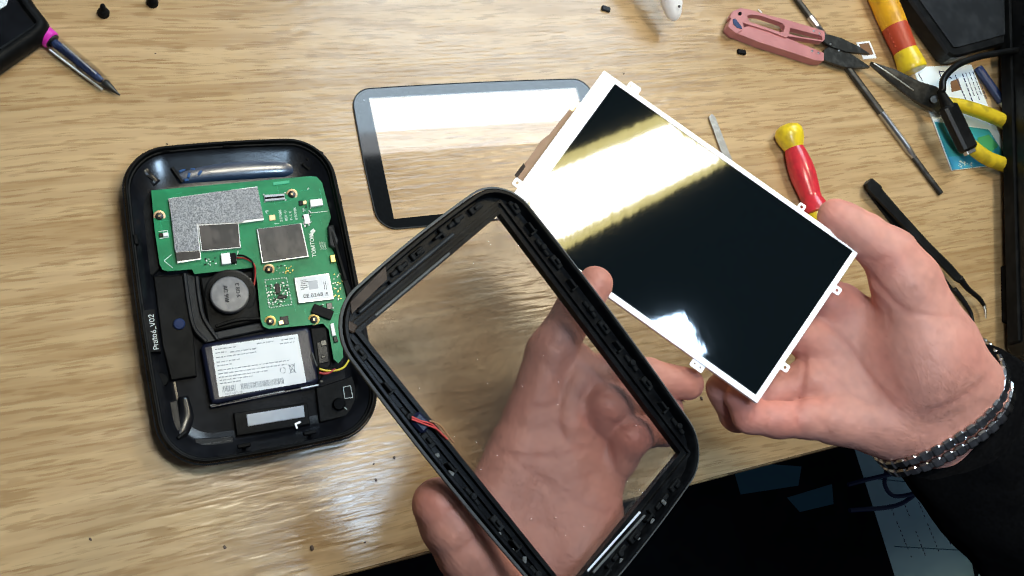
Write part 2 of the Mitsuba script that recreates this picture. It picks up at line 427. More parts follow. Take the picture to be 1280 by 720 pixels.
for (px_, py_, L, a) in [(206, 189, .006, 0), (285, 183, .006, 0), (357, 178, .006, 0), (305, 557, .007, 0), (387, 541, .007, 0), (424, 250, .006, 90), (440, 330, .006, 90),
                         (170, 300, .006, 90), (176, 385, .006, 90), (187, 470, .006, 90), (455, 430, .006, 90)]:
    p = tp3(px_, py_, SZ - .004)
    add('clip', [put(rbox(L, .0022, .0035, .0004), p, zrot(SA + math.radians(a))), put(rbox(L * .3, .0026, .005, .0003), p + np.array([0, 0, -.001]), zrot(SA + math.radians(a)))], 'm_matt_black', shell)
for (px_, py_, px2, py2) in [(172, 212, 192, 225), (215, 210, 228, 228), (383, 198, 390, 206), (378, 205, 386, 212), (222, 548, 232, 540), (208, 552, 214, 558)]:
    a, b = tp3(px_, py_, .011), tp3(px2, py2, .009)
    add('rib', tube([a, b], .0011, 6), 'm_matt_black', shell)
scene['m_blue_sheen'] = {'type': 'twosided', 'b': {'type': 'principled', 'base_color': rgb(.008, .022, .055), 'roughness': mikit.proc(lambda p, n, uv: .13 + .26 * mikit.fbm(p.x * 70, p.y * 70, p.z * 70, 3)), 'specular': .75, 'clearcoat': .6, 'clearcoat_gloss': .92}}  # blue base colour stands in for a blue reflection on the shell wall
add('added_ridge', tube([tp3(196, 226, .0030), tp3(225, 217, .0045), tp3(265, 210.5, .0050), tp3(310, 207, .0052), tp3(355, 206, .0050), tp3(393, 210, .0035)], [.004, .0080, .0092, .0095, .0088, .004], 28, flat=.50), 'm_blue_sheen', shell, smooth=True)  # added shape that makes the blue reflected band on the upper wall
for pts, r in (([(172, 200, .0125), (182, 216, .0085), (196, 230, .0060)], [.0032, .0050, .0040]), ([(213, 560, .0090), (223, 545, .0055), (232, 522, .0042), (229, 496, .0040)], [.0030, .0044, .0044, .0028]),
               ([(399, 188, .0120), (392, 203, .0080), (385, 214, .0060)], [.0030, .0046, .0036])):
    add('glint_post', tube([tp3(*q) for q in pts], r, 20, flat=.6), 'm_gloss_black', shell, smooth=True)  # added rounded posts, shaped to catch highlights in the shell corners
pr('m_blue_glint', (.05, .14, .36), .25, .6, .6)
for x, y, l, a_ in [(228, 213, .0042, .4), (236, 219, .0034, 1.2), (241, 211, .0030, -.3), (250, 216, .0036, .8), (233, 225, .0026, .1), (257, 211, .0040, .2)]:
    add('foil_glint', put(rbox(l, .0016, .0008, .0003), tp3(x, y, .0088), zrot(a_)), 'm_blue_glint', shell)  # blue foil-like bits, painted in as glints on the wall
# raised floor panels, walls and channels in the shell
Z1 = .0062
for pts, z, m in [([(243, 548), (292, 546), (293, 572), (246, 576)], .0062, 'm_dark_grey'), ([(292, 516), (384, 503), (388, 530), (296, 545)], .0068, 'm_matt_black'),
                  ([(174, 232), (188, 231), (200, 335), (190, 345), (183, 340)], .0075, 'm_matt_black'), ([(192, 345), (228, 344), (242, 420), (246, 470), (214, 475), (203, 430)], .0070, 'm_matt_black'),
                  ([(198, 505), (222, 500), (228, 540), (214, 545)], .0075, 'm_black'), ([(395, 485), (440, 470), (455, 515), (400, 528)], .0066, 'm_matt_black')]:
    add('floor_panel', pprism(pts, .003, z, b=.0005), m, shell)
for pts in [[(231, 342), (236, 380), (243, 410), (258, 427)], [(246, 346), (249, 372), (255, 398), (272, 424)]]:
    add('channel_wall', tube([tp3(x, y, .008) for x, y in pts], .0012, 6), 'm_dark_grey', shell, smooth=40)
add('channel_floor', pprism([(232, 343), (246, 346), (250, 375), (257, 400), (274, 424), (258, 428), (243, 410), (236, 380)], .003, .0072), 'm_dark_grey', shell)
add('side_rail', [pprism([(412, 282), (417, 281), (427, 330), (440, 365), (437, 377), (424, 335), (415, 302)], .003, .0135), tube([tp3(414, 290, .0135), tp3(421, 312, .0140), tp3(432, 350, .0140)], .0012, 6)], 'm_matt_black', shell)
add('side_rail', pprism([(410, 282), (416, 282), (423, 300), (421, 312), (412, 306)], .003, .0145, b=.0006), 'm_dark_grey', shell)
add('boss', [lathe(tp3(201, 475, .003), tp3(201, 475, .0105), [(0, .0045), (.9, .0042), (1, .0036)], 18)], 'm_matt_black', shell, smooth=40)
add('boss', [lathe(tp3(224, 405, .003), tp3(224, 405, .009), [(0, .0035), (.9, .0032), (1, .0026)], 18)], 'm_navy', shell, smooth=40)
add('boss', [lathe(tp3(424, 505, .003), tp3(424, 505, .010), [(0, .004), (.9, .0036), (1, .003)], 18)], 'm_matt_black', shell, smooth=40)
k = add('lettering', text_at('Prato6_V02', (198.6, 437), (191.5, 391), .0150, .0027, depth=.0004, bold=False), 'm_silk', shell)
add('lettering_backing', pprism([(188, 440), (201, 439), (193, 386), (180, 388)], .004, .0150), 'm_matt_black', shell)
lab(k, 'small white lettering running up the left inner wall of the shell')
add('lettering', text_at('ABS  08  12', (250, 554), (290, 549), .0062, .0011, depth=.0003), 'm_silk', shell) if False else None
wl = []
for (x0, y0, x1, y1) in [(429, 484, 438, 482), (438, 482, 441, 497), (431, 498, 441, 497), (429, 484, 431, 498), (462, 500, 464, 512), (464, 512, 459, 514), (459, 514, 456, 524), (462, 500, 468, 497),
                         (456, 524, 452, 520), (217, 553, 225, 561), (425, 505, 434, 512)]:
    wl.append(tube([tp3(x0, y0, .0078), tp3(x1, y1, .0078)], .00022, 4))
add('white_outline', wl, 'm_silk', shell)  # thin white lines along clip outlines
ms = []
for i in range(15):
    if i in (6, 11): continue
    p = tp3(248 + i * 2.8, 556.5 - i * .42, Z1 + .0001); ms.append(put(rbox(.0010 + .0004 * (i % 3), .0005 + .0002 * (i % 2), .0003, .0001), p, zrot(SA + .06)))
for i in range(4):
    p = tp3(278 + i * 3, 547.5 - i * .4, Z1 + .0001); ms.append(put(rbox(.0012, .0005, .0003, .0001), p, zrot(SA + .06)))
add('moulded_marks', ms, 'm_rubber_grey', shell)

# ------------------------------------------------------------------ circuit board
ZB = .0110
pcb = thing('circuit_board', 'green circuit board with metal shields screwed into the open black shell', 'circuit board')
bp = [(189, 238), (300, 228), (388, 220), (396, 221), (402.5, 228), (413.6, 271), (412, 277), (409.5, 284), (409.5, 298), (413, 309), (418, 316), (424, 331), (434, 378), (431, 403), (428, 425), (429, 447), (423, 454), (417, 449), (411, 412),
      (404, 404.5), (336, 411), (329, 408), (326, 400), (322, 358), (319, 334), (243, 342.5), (240, 336.5), (209.5, 339), (203, 337), (199.5, 330), (193, 285)]
P = ppoly(bp, ZB).buffer(0)
add('board', ext(P, ZB - .0012, ZB), 'm_pcb', pcb)
# tracks and vias: fine relief in one part
ms = []
for i in range(70):
    x, y = RNG.uniform(196, 420), RNG.uniform(236, 402)
    q = tp(x, y, ZB)
    a = SA + .05 + (RNG.random() < .4) * math.pi / 2
    L = RNG.uniform(.002, .011)
    bx = put(rbox(L, .00018, .0003, .00005), np.r_[q, ZB], zrot(a))
    if P.buffer(-.001).contains(shapely.geometry.LineString(bx.vertices[:, :2])): ms.append(bx)
lab(add('track', ms, 'm_pcb_trace', pcb), kind='stuff')


def part(name, pts, h, m, parent=pcb, b=.0002, z0=ZB, r=0.0):
    return add(name, pprism(pts, z0 - .0002, z0 + h, b=b, r=r), m, parent)


def edge_line(pts, z, w, m, name, parent, closed=True):
    n = len(pts)
    ms = [tube([tp3(*pts[i], z), tp3(*pts[(i + 1) % n], z)], w, 4) for i in range(n if closed else n - 1)]
    return add(name, ms, m, parent)


can = add('shield', pprism([(210.5, 248), (321.5, 233), (330, 275), (301, 279), (300, 279), (247, 282), (251.5, 324), (222, 329)], ZB - .0002, ZB + .0020), 'm_tin', pcb)
add('foam_sheet', ext(ppoly([(211.5, 248.5), (261, 241.5), (262, 240.5), (321.5, 234), (329.5, 272), (305, 275), (304, 277.5), (246, 280), (249.5, 312.5), (219, 314.5)], ZB + .0027), ZB + .0019, ZB + .0027), 'm_foam', can)
add('film', pprism([(219.5, 315.5), (249.6, 313.6), (250.6, 322.6), (221.2, 326.4)], ZB + .0018, ZB + .0024), 'm_chip', can)
for pts in ([(247, 280.5), (298.5, 277.5), (301.5, 310), (251.5, 314.5)], [(320.5, 286), (377, 278.5), (386.5, 321), (327.5, 329.5)]):
    s = part('chip', pts, .0016, 'm_tin', b=.0003)
    c = np.mean(pts, 0)
    q = [tuple(c + (np.array(p) - c) * .945 - np.array([0, .6])) for p in pts]
    add('top_film', pprism(q, ZB + .0015, ZB + .0019, b=.0002), 'm_chip', s)
mod = part('shield', [(367.5, 347), (411.5, 341), (418, 374), (373, 379.5)], .0017, 'm_tin', b=.0003)
lb = add('sticker', pprism([(369.5, 347.5), (410.5, 342.5), (416, 371.5), (373.5, 377)], ZB + .0016, ZB + .0019), 'm_paper', mod)
ZL = ZB + .0019
ms = [text_at('CE 0168', (379, 372.8), (404, 369.4), ZL, .0021, bold=True), text_at('I6', (410.3, 369.5), (409.2, 362), ZL, .0015, bold=True)]
for i in range(6):
    a, b = tp3(376, 350.5 + i * 2.3, ZL), tp3(376 + [7, 9, 6, 8, 9, 5][i], 349.6 + i * 2.3, ZL)
    ms.append(tube([a, b], .00018, 4))
for i in range(2):
    ms.append(tube([tp3(404.5 + i * 2.2, 352, ZL), tp3(406.2 + i * 2.2, 362, ZL)], .00016, 4))
add('print', ms, 'm_ink_dark', mod)
add('pad', pprism([(385, 351.5), (396.5, 350), (398, 360.5), (386.5, 362)], ZL - .0001, ZL + .0001), 'm_grey_pad', mod)
part('connector', [(330, 243.5), (355.5, 241.8), (356.5, 249), (331.2, 251.5)], .0014, 'm_grey_pad')
part('connector', [(331, 246.4), (355.5, 244.4), (355.8, 246.4), (331.3, 248.6)], .0019, 'm_matt_black')
for x, y in [(329.5, 243), (356.3, 240.8), (331, 252), (357, 250)]:
    part('solder_pad', [(x - 1, y - 1), (x + 1, y - 1), (x + 1, y + 1), (x - 1, y + 1)], .0003, 'm_tin')
part('white_connector', [(387.5, 249.5), (402.5, 248), (404, 256), (388.5, 258.5)], .0022, 'm_white')
j = part('white_connector', [(276, 317), (287, 315.5), (289, 329), (277.5, 330.5)], .0026, 'm_white')
add('plug', pprism([(287.6, 316.5), (294.5, 315.5), (296.2, 328), (289.3, 329)], ZB, ZB + .0022, b=.0002), 'm_matt_black', j)
s = part('switch', [(203.5, 291), (209, 290), (210, 294.5), (204.3, 295.5)], .0018, 'm_white')
part('component', [(198.5, 291.3), (203, 290.8), (203.6, 295.4), (199.3, 296)], .0012, 'm_brown_tape')
part('component', [(373.5, 251), (378, 250.4), (378.6, 256), (374.2, 256.6)], .0012, 'm_black')
part('component', [(378.2, 251), (383, 250.2), (383.8, 255), (378.8, 255.8)], .0014, 'm_brass')
part('component', [(336, 268.8), (344, 268), (344.8, 275), (336.8, 276)], .0006, 'm_brass')
part('switch', [(412.5, 319), (418.5, 318), (420, 327.5), (413.8, 328)], .0020, 'm_gold')
part('component', [(348, 401), (354, 400), (355, 405), (349, 406)], .0016, 'm_brass')
part('component', [(350, 396), (360, 394.6), (361.5, 405), (351.5, 406.6)], .0007, 'm_black')
add('tape', put(rbox(.0125, .0060, .0016, .0004), tp3(403, 390, ZB + .0016), zrot(SA - .52)), 'm_matt_black', pcb)
part('connector', [(413, 405), (417, 403.5), (420, 419), (415.5, 420)], .0016, 'm_white')
part('component', [(416.5, 421), (421, 420), (423, 427), (418, 428)], .0016, 'm_black')
part('chip', [(343, 355), (349, 354), (351, 366), (345, 367)], .0010, 'm_black')
part('chip', [(347, 370), (358, 368.5), (358.6, 372), (347.6, 373.6)], .0010, 'm_black')
part('chip', [(379, 268), (386, 267), (388.5, 279), (381.5, 280)], .0010, 'm_tin')
part('chip', [(408, 379), (415, 378), (416, 386), (409, 387)], .0010, 'm_chip')
part('chip', [(341, 227.5), (361.5, 225), (362, 229), (341.5, 231.8)], .0006, 'm_pcb_trace')
for (x, y) in [(364.8, 243), (199.2, 270.3), (336, 337), (337.7, 401.8), (392.3, 399.6)]:
    m = 'm_gold' if y > 390 else 'm_brass'
    s = add('screw_ring', lathe(tp3(x, y, ZB - .0002), tp3(x, y, ZB + .0004), [(0, .0034), (.8, .0034), (1, .0032)], 24), m, pcb, smooth=40)
    hd = lathe(tp3(x, y, ZB), tp3(x, y, ZB + .0016), [(0, .0022), (.6, .0022), (.9, .0018), (1, .0009)], 20)
    add('screw_head', hd, 'm_steel_dark', s, smooth=40)
    add('cross_slot', [put(rbox(.0019, .0005, .0008, .0001), tp3(x, y, ZB + .0015), zrot(q + .6)) for q in (0, math.pi / 2)], 'm_brass', s)
# tiny components in rows
tiny = {'m_tin': [], 'm_black': [], 'm_gold': [], 'm_white': []}
spots = []
for i in range(90): spots.append((RNG.uniform(334, 360), RNG.uniform(352, 382)))
for i in range(16): spots.append((RNG.uniform(345, 366), RNG.uniform(332, 342)))
for i in range(34): spots.append((RNG.uniform(378, 390), RNG.uniform(258, 285)))
for i in range(26): spots.append((RNG.uniform(416, 428), RNG.uniform(340, 376)))
for i in range(12): spots.append((RNG.uniform(256, 270), RNG.uniform(322, 332)))
for i in range(14): spots.append((RNG.uniform(398, 418), RNG.uniform(380, 396)))
for i, (x, y) in enumerate(spots):
    m = ['m_tin', 'm_black', 'm_tin', 'm_white', 'm_black'][i % 5]
    if 140 <= i < 166: m = 'm_gold' if i % 2 else 'm_tin'
    if 90 <= i < 106 and x > 356: m = 'm_gold'
    tiny[m].append(put(rbox(RNG.uniform(.0005, .0012), RNG.uniform(.0004, .0008), .0009, .0001), tp3(x, y, ZB + .0003), zrot(SA + .05 + (i % 3 == 0) * math.pi / 2)))
for m, ms in tiny.items():
    lab(add('tiny_component', ms, m, pcb), kind='stuff')
# white print
ms = [text_at('TOMTOM', (395.6, 321.5), (391, 291), ZB, .0024, bold=True), text_at('R', (387, 235.5), (384.5, 234), ZB, .0014)]
ms += [put(rbox(.0030, .0022, .0003, .0004), tp3(391, 292 - 3, ZB), zrot(.6)), put(rbox(.0022, .0018, .0003, .0004), tp3(389.5, 296 - 3, ZB), zrot(.9))]
for i, t in enumerate(['STP0B1', 'REV-D', 'P-1 X', '870TBK']):
    ms.append(text_at(t, (353.5 + i * 6.2, 277 - i * .8), (350.5 + i * 6.2, 258 - i * .8), ZB, .0015))
for i in range(3):
    ms.append(text_at('C4K81 F', (402.5 + i * 2.8, 312), (398.5 + i * 2.8, 290), ZB, .0009))
for l in ([(387, 266.5), (409.5, 263.8)], [(205, 326), (214.5, 318)], [(205, 326), (216, 335)], [(334, 267.2), (331.5, 264), (336, 263.5)], [(198, 289.5), (209, 288), (211, 296.5), (199.5, 298)], [(294.5, 331), (297.5, 313.5)],
          [(343, 279.8), (349, 279.2)]):
    for a, b in zip(l[:-1], l[1:]):
        ms.append(tube([tp3(*a, ZB + .00005), tp3(*b, ZB + .00005)], .00022, 4))
q = [(331, 350), (358, 347), (365, 380.5), (337, 385)]
for i in range(4):
    a, b = np.array(q[i]), np.array(q[(i + 1) % 4])
    for t in np.arange(0, .95, .125):
        ms.append(tube([tp3(*(a + (b - a) * t), ZB + .0002), tp3(*(a + (b - a) * (t + .075)), ZB + .0002)], .0003, 4))
lab(add('white_print', ms, 'm_silk', pcb), kind='stuff')

# ------------------------------------------------------------------ speaker
sp = thing('speaker', 'small round speaker with a grey metal magnet beside the circuit board', 'speaker')
add('housing', pprism([(250, 346), (316, 338), (326, 400), (262, 415)], .0032, .0080, b=.0008), 'm_matt_black', sp)
add('basket', lathe(tp3(288, 368, .0078), tp3(288, 368, .0096), [(0, .0145), (.7, .0145), (1, .0135)], 40), 'm_black', sp, smooth=40)
add('magnet', lathe(tp3(287, 370, .0095), tp3(287, 367.5, .0140), [(0, .0108), (.8, .0108), (.93, .0104), (1, .0098)], 48), 'm_magnet', sp, smooth=40)
add('print', [text_at('AC 9W', (293 - 14, 357), (284 - 2, 380), .0140, .0022, bold=True, lift=.0003), text_at('E 8O 5', (294, 354), (297, 379), .0140, .0020, bold=True, lift=.0005)], 'm_ink_dark', sp)
add('chamber', [pprism([(264, 416), (330, 402), (332, 412), (258, 427)], .0032, .0072, b=.0006)], 'm_dark_grey', sp)
add('chamber_lip', tube([tp3(270, 408, .0085), tp3(297, 400, .0088), tp3(326, 398, .0085)], .0011, 6), 'm_matt_black', sp, smooth=40)
add('terminal', [put(trimesh.creation.icosphere(2, .0013), tp3(317, 369, .0085)), put(trimesh.creation.icosphere(2, .0008), tp3(313, 349, .0085))], 'm_tin', sp, smooth=True)
add('wire', tube([tp3(296, 319, ZB + .0015), tp3(305, 320, ZB + .003), tp3(315, 327, ZB + .003), tp3(317, 340, ZB + .001), tp3(316, 352, .0095)], .00055, 6), 'm_matt_black', sp, smooth=True)
add('wire', tube([tp3(296, 322, ZB + .0013), tp3(306, 323, ZB + .0022), tp3(317, 330, ZB + .0026), tp3(319, 344, ZB), tp3(316, 367, .0095)], .00055, 6), 'm_wire_red', sp, smooth=True)

# ------------------------------------------------------------------ battery
bt = thing('battery', 'black pouch battery with a white text label at the bottom of the shell', 'battery')
bpx = [(250, 430), (387, 407), (400, 478), (264, 506)]
ZT = .0095
b1 = ppoly(bpx, ZT); c1 = np.array(b1.exterior.coords)[:-1]
rings = []
for ins, z in ((.0006, .0034), (0, .0045), (0, .0078), (.0008, .0090), (.0026, ZT)):
    q = b1.buffer(-.0022).buffer(.0022 - ins, quad_segs=5)
    rings.append(np.c_[np.array([q.exterior.interpolate(t, normalized=True).coords[0] for t in np.linspace(0, 1, 64, endpoint=False)]), np.full(64, z)])
add('pouch', loft(rings), 'm_blue_black', bt, smooth=45)
add('seam', pprism([(262, 506), (399, 479.5), (401, 482.5), (263.5, 510)], .005, .0066, b=.0004), 'm_blue_black', bt)
add('foil_edge', [tube([tp3(262.5, 507, .0070), tp3(300, 499.5, .0072), tp3(356, 489, .0071)], .00038, 5), tube([tp3(376, 486, .0070), tp3(398, 481.5, .0072)], .0007, 5)], 'm_tin', bt)
lbx = [(264.5, 433), (372, 417.5), (383, 478), (274, 496.5)]
add('label_sheet', pprism(lbx, ZT - .0002, ZT + .0002), 'm_paper', bt)
ZL = ZT + .0002
O, A, B = np.array(lbx[0], float), np.array(lbx[1], float) - lbx[0], np.array(lbx[3], float) - lbx[0]


def lp(u, v): return O + A * u + B * v


ink, bars = [], []
rows = [(.06, [(.03, .28), (.52, .72), (.80, .96)]), (.13, [(.03, .16), (.78, .95)]), (.15, [(.20, .52)]), (.22, [(.03, .50)]), (.31, [(.03, .30)]), (.38, [(.03, .20)]), (.47, [(.03, .86)]), (.54, [(.03, .82)]), (.61, [(.03, .60)]), (.67, [(.03, .42)]), (.73, [(.03, .28)])]
for v, segs in rows:
    for u0, u1 in segs:
        u = u0
        while u < u1:
            w = RNG.uniform(.018, .055)
            a, b = lp(u, v + .012), lp(min(u + w, u1), v + .012)
            pa, pb = tp3(*a, ZL), tp3(*b, ZL); d = pb - pa; L = np.linalg.norm(d)
            ink.append(put(rbox(L, RNG.uniform(.00045, .0007), .00024, .00003), (pa + pb) / 2, zrot(math.atan2(d[1], d[0]))))
            u += w + .012
add('printed_text', ink, 'm_ink', bt)
u = .05
while u < .76:
    w = RNG.choice([.003, .005, .008])
    if not .20 < u < .26:
        q = [lp(u, .80), lp(u + w, .80), lp(u + w, .915), lp(u, .915)]
        bars.append(pprism([tuple(x) for x in q], ZL - .0001, ZL + .00018))
    u += w + RNG.choice([.004, .006, .009])
add('barcode', bars, 'm_ink', bt)
ic = []
c = lp(.77, .66)
for i in range(3):
    a0 = i * 2.094 + .5
    ic.append(tube([tp3(*(c + 3.4 * np.array([math.cos(a0 + t), math.sin(a0 + t)])), ZL) for t in (0, .5, 1.0, 1.5)], .00022, 4))
for l in ([(.85, .58), (.91, .58), (.905, .72), (.86, .72), (.85, .58)], [(.845, .74), (.915, .56)], [(.845, .56), (.915, .74)]):
    ic += [tube([tp3(*lp(*a), ZL), tp3(*lp(*b), ZL)], .0002, 4) for a, b in zip(l[:-1], l[1:])]
add('recycling_mark', ic, 'm_ink', bt)
add('printed_text', text_at('0042 1180 7C', tuple(lp(.07, .975)), tuple(lp(.5, .975)), ZL, .0010), 'm_ink', bt)
for (m, pts, r) in [('m_wire_yellow', [(399, 461), (409, 463.5), (420, 463), (430, 459), (436, 450)], .0007), ('m_matt_black', [(398, 458), (410, 461), (422, 460), (431, 454), (437, 444)], .0007),
                    ('m_wire_red', [(399, 466), (405, 467), (411, 466), (419, 461)], .0008), ('m_rubber_grey', [(390, 441), (393, 450), (396, 458)], .0006)]:
    add('wire', tube([tp3(x, y, .0115) for x, y in pts], r, 6), m, bt, smooth=True)
add('tab_tape', pprism([(388, 410), (408, 408), (414, 455), (398, 478)], .0034, .0088, b=.0006), 'm_matt_black', bt)
add('protection_board', pprism([(396, 428), (408, 426), (411, 452), (399, 455)], .0086, .0096, b=.0002), 'm_black', bt)
add('contact', [put(rbox(.0034, .0034, .0012, .0003), tp3(404.5, 429, .0099), zrot(SA)), put(rbox(.002, .0016, .001, .0003), tp3(402, 477, .0092), zrot(SA)), put(rbox(.0024, .0016, .001, .0003), tp3(404, 446, .0099), zrot(SA))], 'm_steel_dark', bt)
k = add('grey_pad', pprism([(308, 518), (379.5, 506.5), (381, 521), (310, 533)], .0066, .0078, b=.0003), 'm_grey_pad')
lab(k, 'narrow pale grey foam pad below the battery in the shell', 'pad')
k = add('foil_scrap', [put(rbox(.0042, .0016, .0008, .0003), tp3(372, 529, .0074), zrot(.25)), put(rbox(.0014, .0030, .0006, .0003), tp3(370.5, 533, .0070), zrot(.1))], 'm_tin')
lab(k, 'tiny shiny foil scrap just below the narrow grey pad', 'foil')

# ------------------------------------------------------------------ loose touch glass
tg = thing('touch_glass', 'loose touch glass with a black border lying on the desk behind the raised screen', 'glass panel')
dA, dB, dC = tp(461, 122, .0016), tp(721, 109, .0016), tp(497, 273, .0016)
ux = (dB - dA) / np.linalg.norm(dB - dA); uy = np.array([-ux[1], ux[0]])
gw, gh = np.linalg.norm(dB - dA), abs((dC - dA) @ uy)
gc = dA + ux * gw / 2 - uy * gh / 2
GAX = [[ux[0], ux[1], 0], [uy[0], uy[1], 0], [0, 0, 1]]
gl = dA - tp(441, 123, .0016); left_b = abs(gl @ ux)
top_b, bot_b = abs((tp(590, 105, .0016) - tp(590, 115.5, .0016)) @ uy), abs((tp(520, 271.5, .0016) - tp(520, 283.5, .0016)) @ uy)
outg = rrect(gw + 2 * left_b, gh + top_b + bot_b, .0125, bulge=.0012) + np.array([0, (top_b - bot_b) / 2])
inner_r = sbox(-gw / 2, -gh / 2, gw / 2, gh / 2)
og = Polygon(outg)
zoff = np.r_[gc, 0]
add('border', put(ext(og.difference(inner_r), .0004, .0014), zoff, GAX), 'm_touch_border', tg)
add('pane', put(trimesh.Trimesh([[-gw / 2, -gh / 2, .0015], [gw / 2, -gh / 2, .0015], [gw / 2, gh / 2, .0015], [-gw / 2, gh / 2, .0015]], [[0, 1, 2], [0, 2, 3]], process=False), zoff, GAX), 'm_clear', tg)
add('edge', put(ext(og.buffer(.0003).difference(og.buffer(-.0004)), .0003, .0016), zoff, GAX), 'm_dark_grey', tg)
add('lens_hole', put(lathe([0, 0, .0013], [0, 0, .00155], [(0, .0006), (1, .0005)], 12), zoff + np.array([*(tp(454.5, 126.5, 0) - gc), 0])), 'm_grey_pad', tg)

# ------------------------------------------------------------------ screen panel held up by the right hand
LC = [np.array(p) for p in ([0.0249, 0.0823, 0.1391], [0.1362, -0.046, 0.1638], [0.0664, -0.1128, 0.1315], [-0.045, 0.0154, 0.1068])]
lu = LC[1] - LC[0]; LL = np.linalg.norm(lu); lu /= LL
lv = LC[0] - LC[3]; LW = np.linalg.norm(lv); lv -= lu * (lv @ lu); lv /= np.linalg.norm(lv)
ln = np.cross(lu, lv); LO = sum(LC) / 4
LAX = [lu, lv, ln]


def lplane(px_, py_, z=0.0):
    r = ray(px_, py_); P0 = LO + ln * z
    q = CAM + r * (((P0 - CAM) @ ln) / (r @ ln)) - P0
    return q @ lu, q @ lv


lcd = thing('screen_panel', 'bare dark screen panel with a white edge held up in the right hand', 'screen')
x0, x1, y0, y1 = -LL / 2, LL / 2, -LW / 2, LW / 2
ix0, ix1, iy0, iy1 = x0 + .0092, x1 - .0030, y0 + .0032, y1 - .0026
slab = sbox(x0, y0, x1, y1)
white = slab.difference(sbox(ix0, iy0, ix1, iy1))
add('frame', [put(ext(white, -.0036, 0.0), LO, LAX), put(ext(slab.buffer(.0002, join_style=2), -.0040, -.0036), LO, LAX)], 'm_white_panel', lcd)
add('display', put(rbox(ix1 - ix0 + .0004, iy1 - iy0 + .0004, .0026, .0001), LO + lu * (ix0 + ix1) / 2 + lv * (iy0 + iy1) / 2 + ln * (-.0018), LAX), 'm_panel_film', lcd)
for (a, w, d, holes, edge) in [((796, 105), .0078, .0046, [(-.0020, 0)], 'top'), ((1003, 257), .0042, .0040, [(0, 0)], 'top'), ((1049, 365), .0044, .0046, [(0, 0)], 'right'), ((985, 462), .0044, .0046, [(0, 0)], 'right'),
                               ((869, 461), .0080, .0044, [(-.0018, .0), (.0018, 0)], 'bottom'), ((643, 226), .0046, .0046, [(0, 0)], 'left')]:
    cx, cy = lplane(*a, -.0018)
    if edge == 'top': cy = y1 + d / 2 - .0002; q = sbox(cx - w / 2, cy - d / 2, cx + w / 2, cy + d / 2)
    if edge == 'bottom': cy = y0 - d / 2 + .0002; q = sbox(cx - w / 2, cy - d / 2, cx + w / 2, cy + d / 2)
    if edge == 'right': cx = x1 + d / 2 - .0002; q = sbox(cx - d / 2, cy - w / 2, cx + d / 2, cy + w / 2)
    if edge == 'left': cx = x0 - d / 2 + .0002; q = sbox(cx - d / 2, cy - w / 2, cx + d / 2, cy + w / 2)
    q = q.buffer(-.0009).buffer(.0009, quad_segs=3)
    for hx, hy in holes:
        q = q.difference(shapely.geometry.Point(cx + hx, cy + hy).buffer(.0009 if len(holes) == 1 and w < .006 else .0006, quad_segs=5))
    add('mounting_tab', put(ext(q, -.0022, -.0014), LO, LAX), 'm_white_panel', lcd)
fx = add('ribbon_cable', put(ext(Polygon([(x0 - .0052, y0 + .026), (x0 + .003, y0 + .024), (x0 + .003, y0 + .077), (x0 - .0032, y0 + .077), (x0 - .0040, y0 + .056), (x0 - .0056, y0 + .050)]), -.0058, -.0046), LO, LAX), 'm_flex', lcd)
add('ribbon_stiffener', put(ext(Polygon([(x0 - .0062, y0 + .026), (x0 - .0040, y0 + .025), (x0 - .0040, y0 + .033), (x0 - .0060, y0 + .034)]), -.0062, -.0044), LO, LAX), 'm_brown_tape', lcd)
add('ribbon_stiffener', put(ext(Polygon([(x0 - .0036, y0 + .074), (x0 - .001, y0 + .074), (x0 - .001, y0 + .080), (x0 - .0030, y0 + .080)]), -.0062, -.0044), LO, LAX), 'm_brass', lcd)
add('pull_tab', put(ext(Polygon([(x0 + .0075, y0 + .0105), (x0 + .0105, y0 + .0105), (x0 + .0105, y0 + .0125), (x0 + .0075, y0 + .0125)]), -.0002, .0001), LO, LAX), 'm_grey_pad', lcd)

# ------------------------------------------------------------------ black front frame held up by the left hand
FK = .95
FC = [(np.array(p) - CAM) * FK + CAM for p in ([-0.0597, 0.0048, 0.1427], [0.0182, -0.1282, 0.1188], [-0.0638, -0.1776, 0.1259], [-0.1418, -0.0446, 0.1499])]
fu = FC[1] - FC[0]; FA = np.linalg.norm(fu); fu /= FA
fv = FC[0] - FC[3]; FB = np.linalg.norm(fv); fv -= fu * (fv @ fu); fv /= np.linalg.norm(fv)
fn = np.cross(fu, fv); FO = sum(FC) / 4
FAX = [fu, fv, fn]


def fplane(px_, py_, z=0.0):
    r = ray(px_, py_); P0 = FO + fn * z
    q = CAM + r * (((P0 - CAM) @ fn) / (r @ fn)) - P0
    return np.array([q @ fu, q @ fv])


fr = thing('front_frame', 'empty black front frame with clips and a clear pane held up in the left hand', 'frame')
e_u0, e_u1, e_v0, e_v1 = .0134, .0112, .0098, .0128
ow, oh = FA + e_u0 + e_u1, FB + e_v0 + e_v1
octr = np.array([(e_u1 - e_u0) / 2, (e_v1 - e_v0) / 2])
inr = sbox(-FA / 2, -FB / 2, FA / 2, FB / 2)


def fring(ins, z, r): return np.c_[rrect(ow - 2 * ins, oh - 2 * ins, r, bulge=.0024) + octr, np.full(4 * 17, z)]


def fplace(m): return put(m, FO, FAX)


